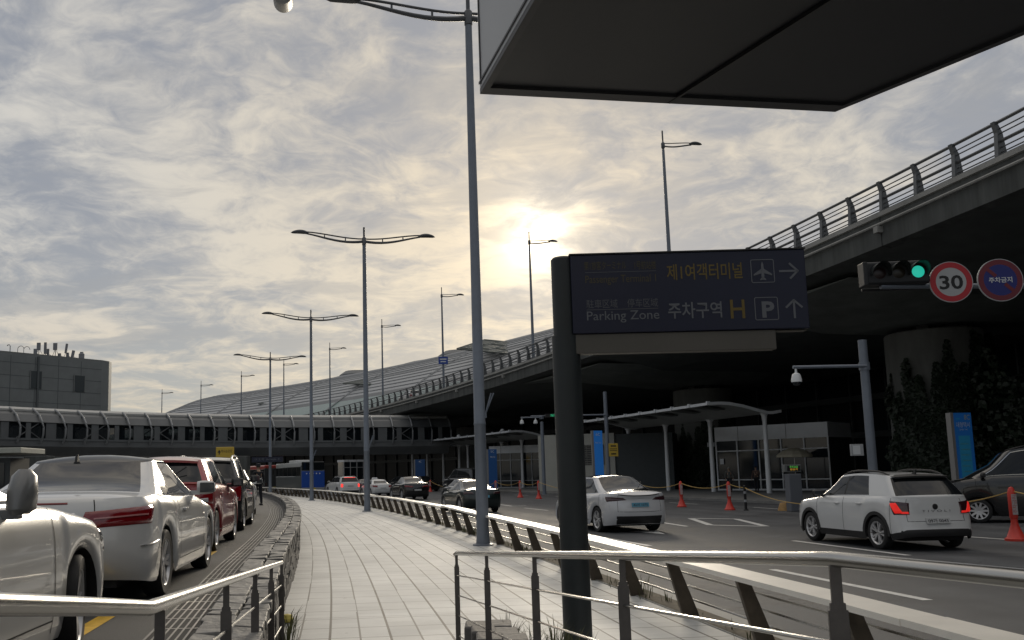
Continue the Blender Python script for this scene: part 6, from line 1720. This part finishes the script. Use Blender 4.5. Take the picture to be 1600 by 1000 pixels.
# ================================================================ people
def person(label, loc, rz, top, bottom, hair=(.015, .012, .010), pose=None, h=1.74, skin=(.36, .23, .16)):
    t = thing('person', label, 'person', loc, rz); k = h / 1.74
    pose = pose or {}
    def skinmesh(nm, joints, edges, m, root):
        me = bpy.data.meshes.new(nm); me.from_pydata([tuple(Vector(j[0]) * k) for j in joints], edges, []); o = bpy.data.objects.new(nm, me); COL.objects.link(o)
        md = o.modifiers.new('skin', 'SKIN'); sv = me.skin_vertices[0].data
        for i, j in enumerate(joints): sv[i].radius = (j[1] * k, (j[2] if len(j) > 2 else j[1]) * k); sv[i].use_root = (i == root)
        md2 = o.modifiers.new('sub', 'SUBSURF'); md2.levels = md2.render_levels = 2
        dg = bpy.context.evaluated_depsgraph_get(); me2 = bpy.data.meshes.new_from_object(o.evaluated_get(dg)); bpy.data.objects.remove(o)
        me2.materials.clear(); me2.materials.append(m); me2.polygons.foreach_set('use_smooth', [True] * len(me2.polygons))
        return add_obj(nm, me2, t)
    st = pose.get('stride', .06); eL = pose.get('elbowL', (-.27, .02, 1.12)); hL = pose.get('handL', (-.25, .16, .92)); eR = pose.get('elbowR', (.27, .02, 1.12)); hR = pose.get('handR', (.25, .14, .90))
    legs = {'hL': (-.095, 0, .92), 'kL': (-.10, st * .7, .50), 'aL': (-.105, st, .09), 'hR': (.095, 0, .92), 'kR': (.10, -st * .3, .50), 'aR': (.105, -st, .09)}
    J = [((0, 0, .95), .125, .09), ((0, .0, 1.15), .115, .085), ((0, 0, 1.36), .135, .09), ((0, -.005, 1.49), .05, .05), ((0, .02, 1.56), .05, .055), ((0, .02, 1.64), .075, .09), ((0, .015, 1.71), .05, .06),
         (legs['hL'], .085), (legs['kL'], .055), (legs['aL'], .036), ((legs['aL'][0] - .01, legs['aL'][1] + .15, .035), .035, .03), (legs['hR'], .085), (legs['kR'], .055), (legs['aR'], .036), ((legs['aR'][0] + .01, legs['aR'][1] + .15, .035), .035, .03),
         ((-.19, 0, 1.42), .05), (eL, .036), (hL, .024), ((.19, 0, 1.42), .05), (eR, .036), (hR, .024)]
    E_ = [(0, 1), (1, 2), (2, 3), (3, 4), (4, 5), (5, 6), (0, 7), (7, 8), (8, 9), (9, 10), (0, 11), (11, 12), (12, 13), (13, 14), (2, 15), (15, 16), (16, 17), (2, 18), (18, 19), (19, 20)]
    n = len(J)
    for hnd, elb in ((hL, eL), (hR, eR)):
        base = J.index((hnd, .024)); d = (Vector(hnd) - Vector(elb)).normalized(); sd = d.cross(Vector((0, 1, 0)) if abs(d.y) < .9 else Vector((1, 0, 0))).normalized()
        palm = Vector(hnd) + d * .06; J.append((tuple(palm), .030, .016)); pi_ = len(J) - 1; E_.append((base, pi_))
        for f, (o, ln) in enumerate(((-.028, .065), (-.010, .078), (.010, .072), (.028, .055))):
            a = palm + sd * o + d * .02; b_ = a + d * ln + Vector((0, .015, 0)); J.append((tuple(a), .009)); J.append((tuple(b_), .007)); E_ += [(pi_, len(J) - 2), (len(J) - 2, len(J) - 1)]
        a = palm - d * .03 + sd * .03; b_ = a + sd * .03 + d * .04; J.append((tuple(a), .010)); J.append((tuple(b_), .008)); E_ += [(pi_, len(J) - 2), (len(J) - 2, len(J) - 1)]
    body = skinmesh('body', J, E_, mat('skin_%d' % int(skin[0] * 100), skin, .6), 0)
    cl = lambda nm, c: mat(nm, c, .85, vary=.2, vscale=8)
    JT = [((0, 0, .90), .145, .11), ((0, 0, 1.15), .135, .105), ((0, 0, 1.36), .15, .105), ((0, -.01, 1.47), .07, .065), ((-.20, 0, 1.42), .066), (eL, .052), (tuple(Vector(eL) * .12 + Vector(hL) * .88), .038), ((.20, 0, 1.42), .066), (eR, .052), (tuple(Vector(eR) * .12 + Vector(hR) * .88), .038)]
    skinmesh('jacket', JT, [(0, 1), (1, 2), (2, 3), (2, 4), (4, 5), (5, 6), (2, 7), (7, 8), (8, 9)], cl('cloth_%s' % (str(top)), top), 0)
    JL = [((0, 0, .96), .135, .10), (legs['hL'], .105), (legs['kL'], .075), (tuple(Vector(legs['aL']) + Vector((0, 0, -.01))), .056), (legs['hR'], .105), (legs['kR'], .075), (tuple(Vector(legs['aR']) + Vector((0, 0, -.01))), .056)]
    skinmesh('trousers', JL, [(0, 1), (1, 2), (2, 3), (0, 4), (4, 5), (5, 6)], cl('cloth_%s' % (str(bottom)), bottom), 0)
    for a in ('aL', 'aR'):
        q = Vector(legs[a]); mb = MB(); rows = [[(q.x + w * cos(b_), q.y + y, max(.0, .045 + hgt * sin(b_))) for b_ in np.linspace(0, 2 * pi, 11)[:-1]] for y, w, hgt in ((-.09, .025, .03), (-.06, .045, .05), (.04, .05, .05), (.13, .05, .04), (.19, .03, .025))]
        mb.v = []; mb.grid(rows, closed=True); mb.add(rows[0], [tuple(range(10))]); mb.add(rows[-1], [tuple(range(10))]); mb.v = [tuple(Vector(p_) * k) for p_ in mb.v]; mb.build('shoe', mat('shoe_dark', (.03, .03, .03), .6), t, smooth=True)
    mb = MB(); rows = []
    for i in range(8):
        a = i / 7 * pi * .62; rows.append([Vector((.088 * sin(a + .001) * cos(b_), .008 + .105 * sin(a + .001) * sin(b_) - .012, 1.655 + .10 * cos(a) + (.03 if sin(b_) > .3 and i > 4 else 0))) * k for b_ in np.linspace(0, 2 * pi, 19)[:-1]])
    mb.grid(rows, closed=True); mb.build('hair', mat('hair_%d' % int(hair[0] * 1000), hair, .7), t, smooth=True)
    mb = MB()
    for sd in (-1, 1): mb.lathe([(0, .0), (.012, .003), (0, .006)], 8, c=(sd * .032 * k, .103 * k, 1.64 * k), axis='y'); mb.box((sd * .086 * k, .015 * k, 1.63 * k), (.014, .03, .055))
    mb.prism([(-.012 * k, .10 * k, 1.605 * k), (.012 * k, .10 * k, 1.605 * k), (0, .104 * k, 1.64 * k)], (0, .018, 0)); mb.box((0, .098 * k, 1.575 * k), (.045, .012, .010)); mb.build('face', mat('face_dark', (.10, .06, .05), .6), t)
    return t
pg = Vector((D(403.5, 785, 38.5).x, 38.5, LZ))
p1 = person('man in dark clothes and cap standing beside the far parked cars', pg, phY(303, 38.5) + .5, (.012, .013, .018), (.010, .011, .016), pose={'elbowL': (-.27, .06, 1.14), 'handL': (-.16, .24, 1.05), 'stride': .10}, h=1.72)
mb = MB(); mb.lathe([(.096, 1.655), (.10, 1.70), (.085, 1.75), (.04, 1.775), (0, 1.78)], 16, c=(0, .005, 0)); mb.prism([(-.07, .08, 1.66), (.07, .08, 1.66), (.05, .19, 1.65), (-.05, .19, 1.65)], (0, 0, .012)); mb.build('cap', mat('cap_dark', (.012, .012, .02), .8), p1, smooth=True)
g = gpos(1141.5, 63.0); person('person with pale hair in a grey top standing by the left glass of the kiosk', (g.x, g.y, .15), pi * .9, (.10, .105, .10), (.03, .03, .035), hair=(.30, .30, .30), h=1.72)
g = gpos(1184, 62.5); person('dark haired person in a brown top beside the nearest shelter post', (g.x, g.y, .15), pi * .75, (.09, .055, .045), (.012, .012, .014), h=1.74, pose={'handL': (-.10, .24, 1.15), 'elbowL': (-.28, .08, 1.15)})
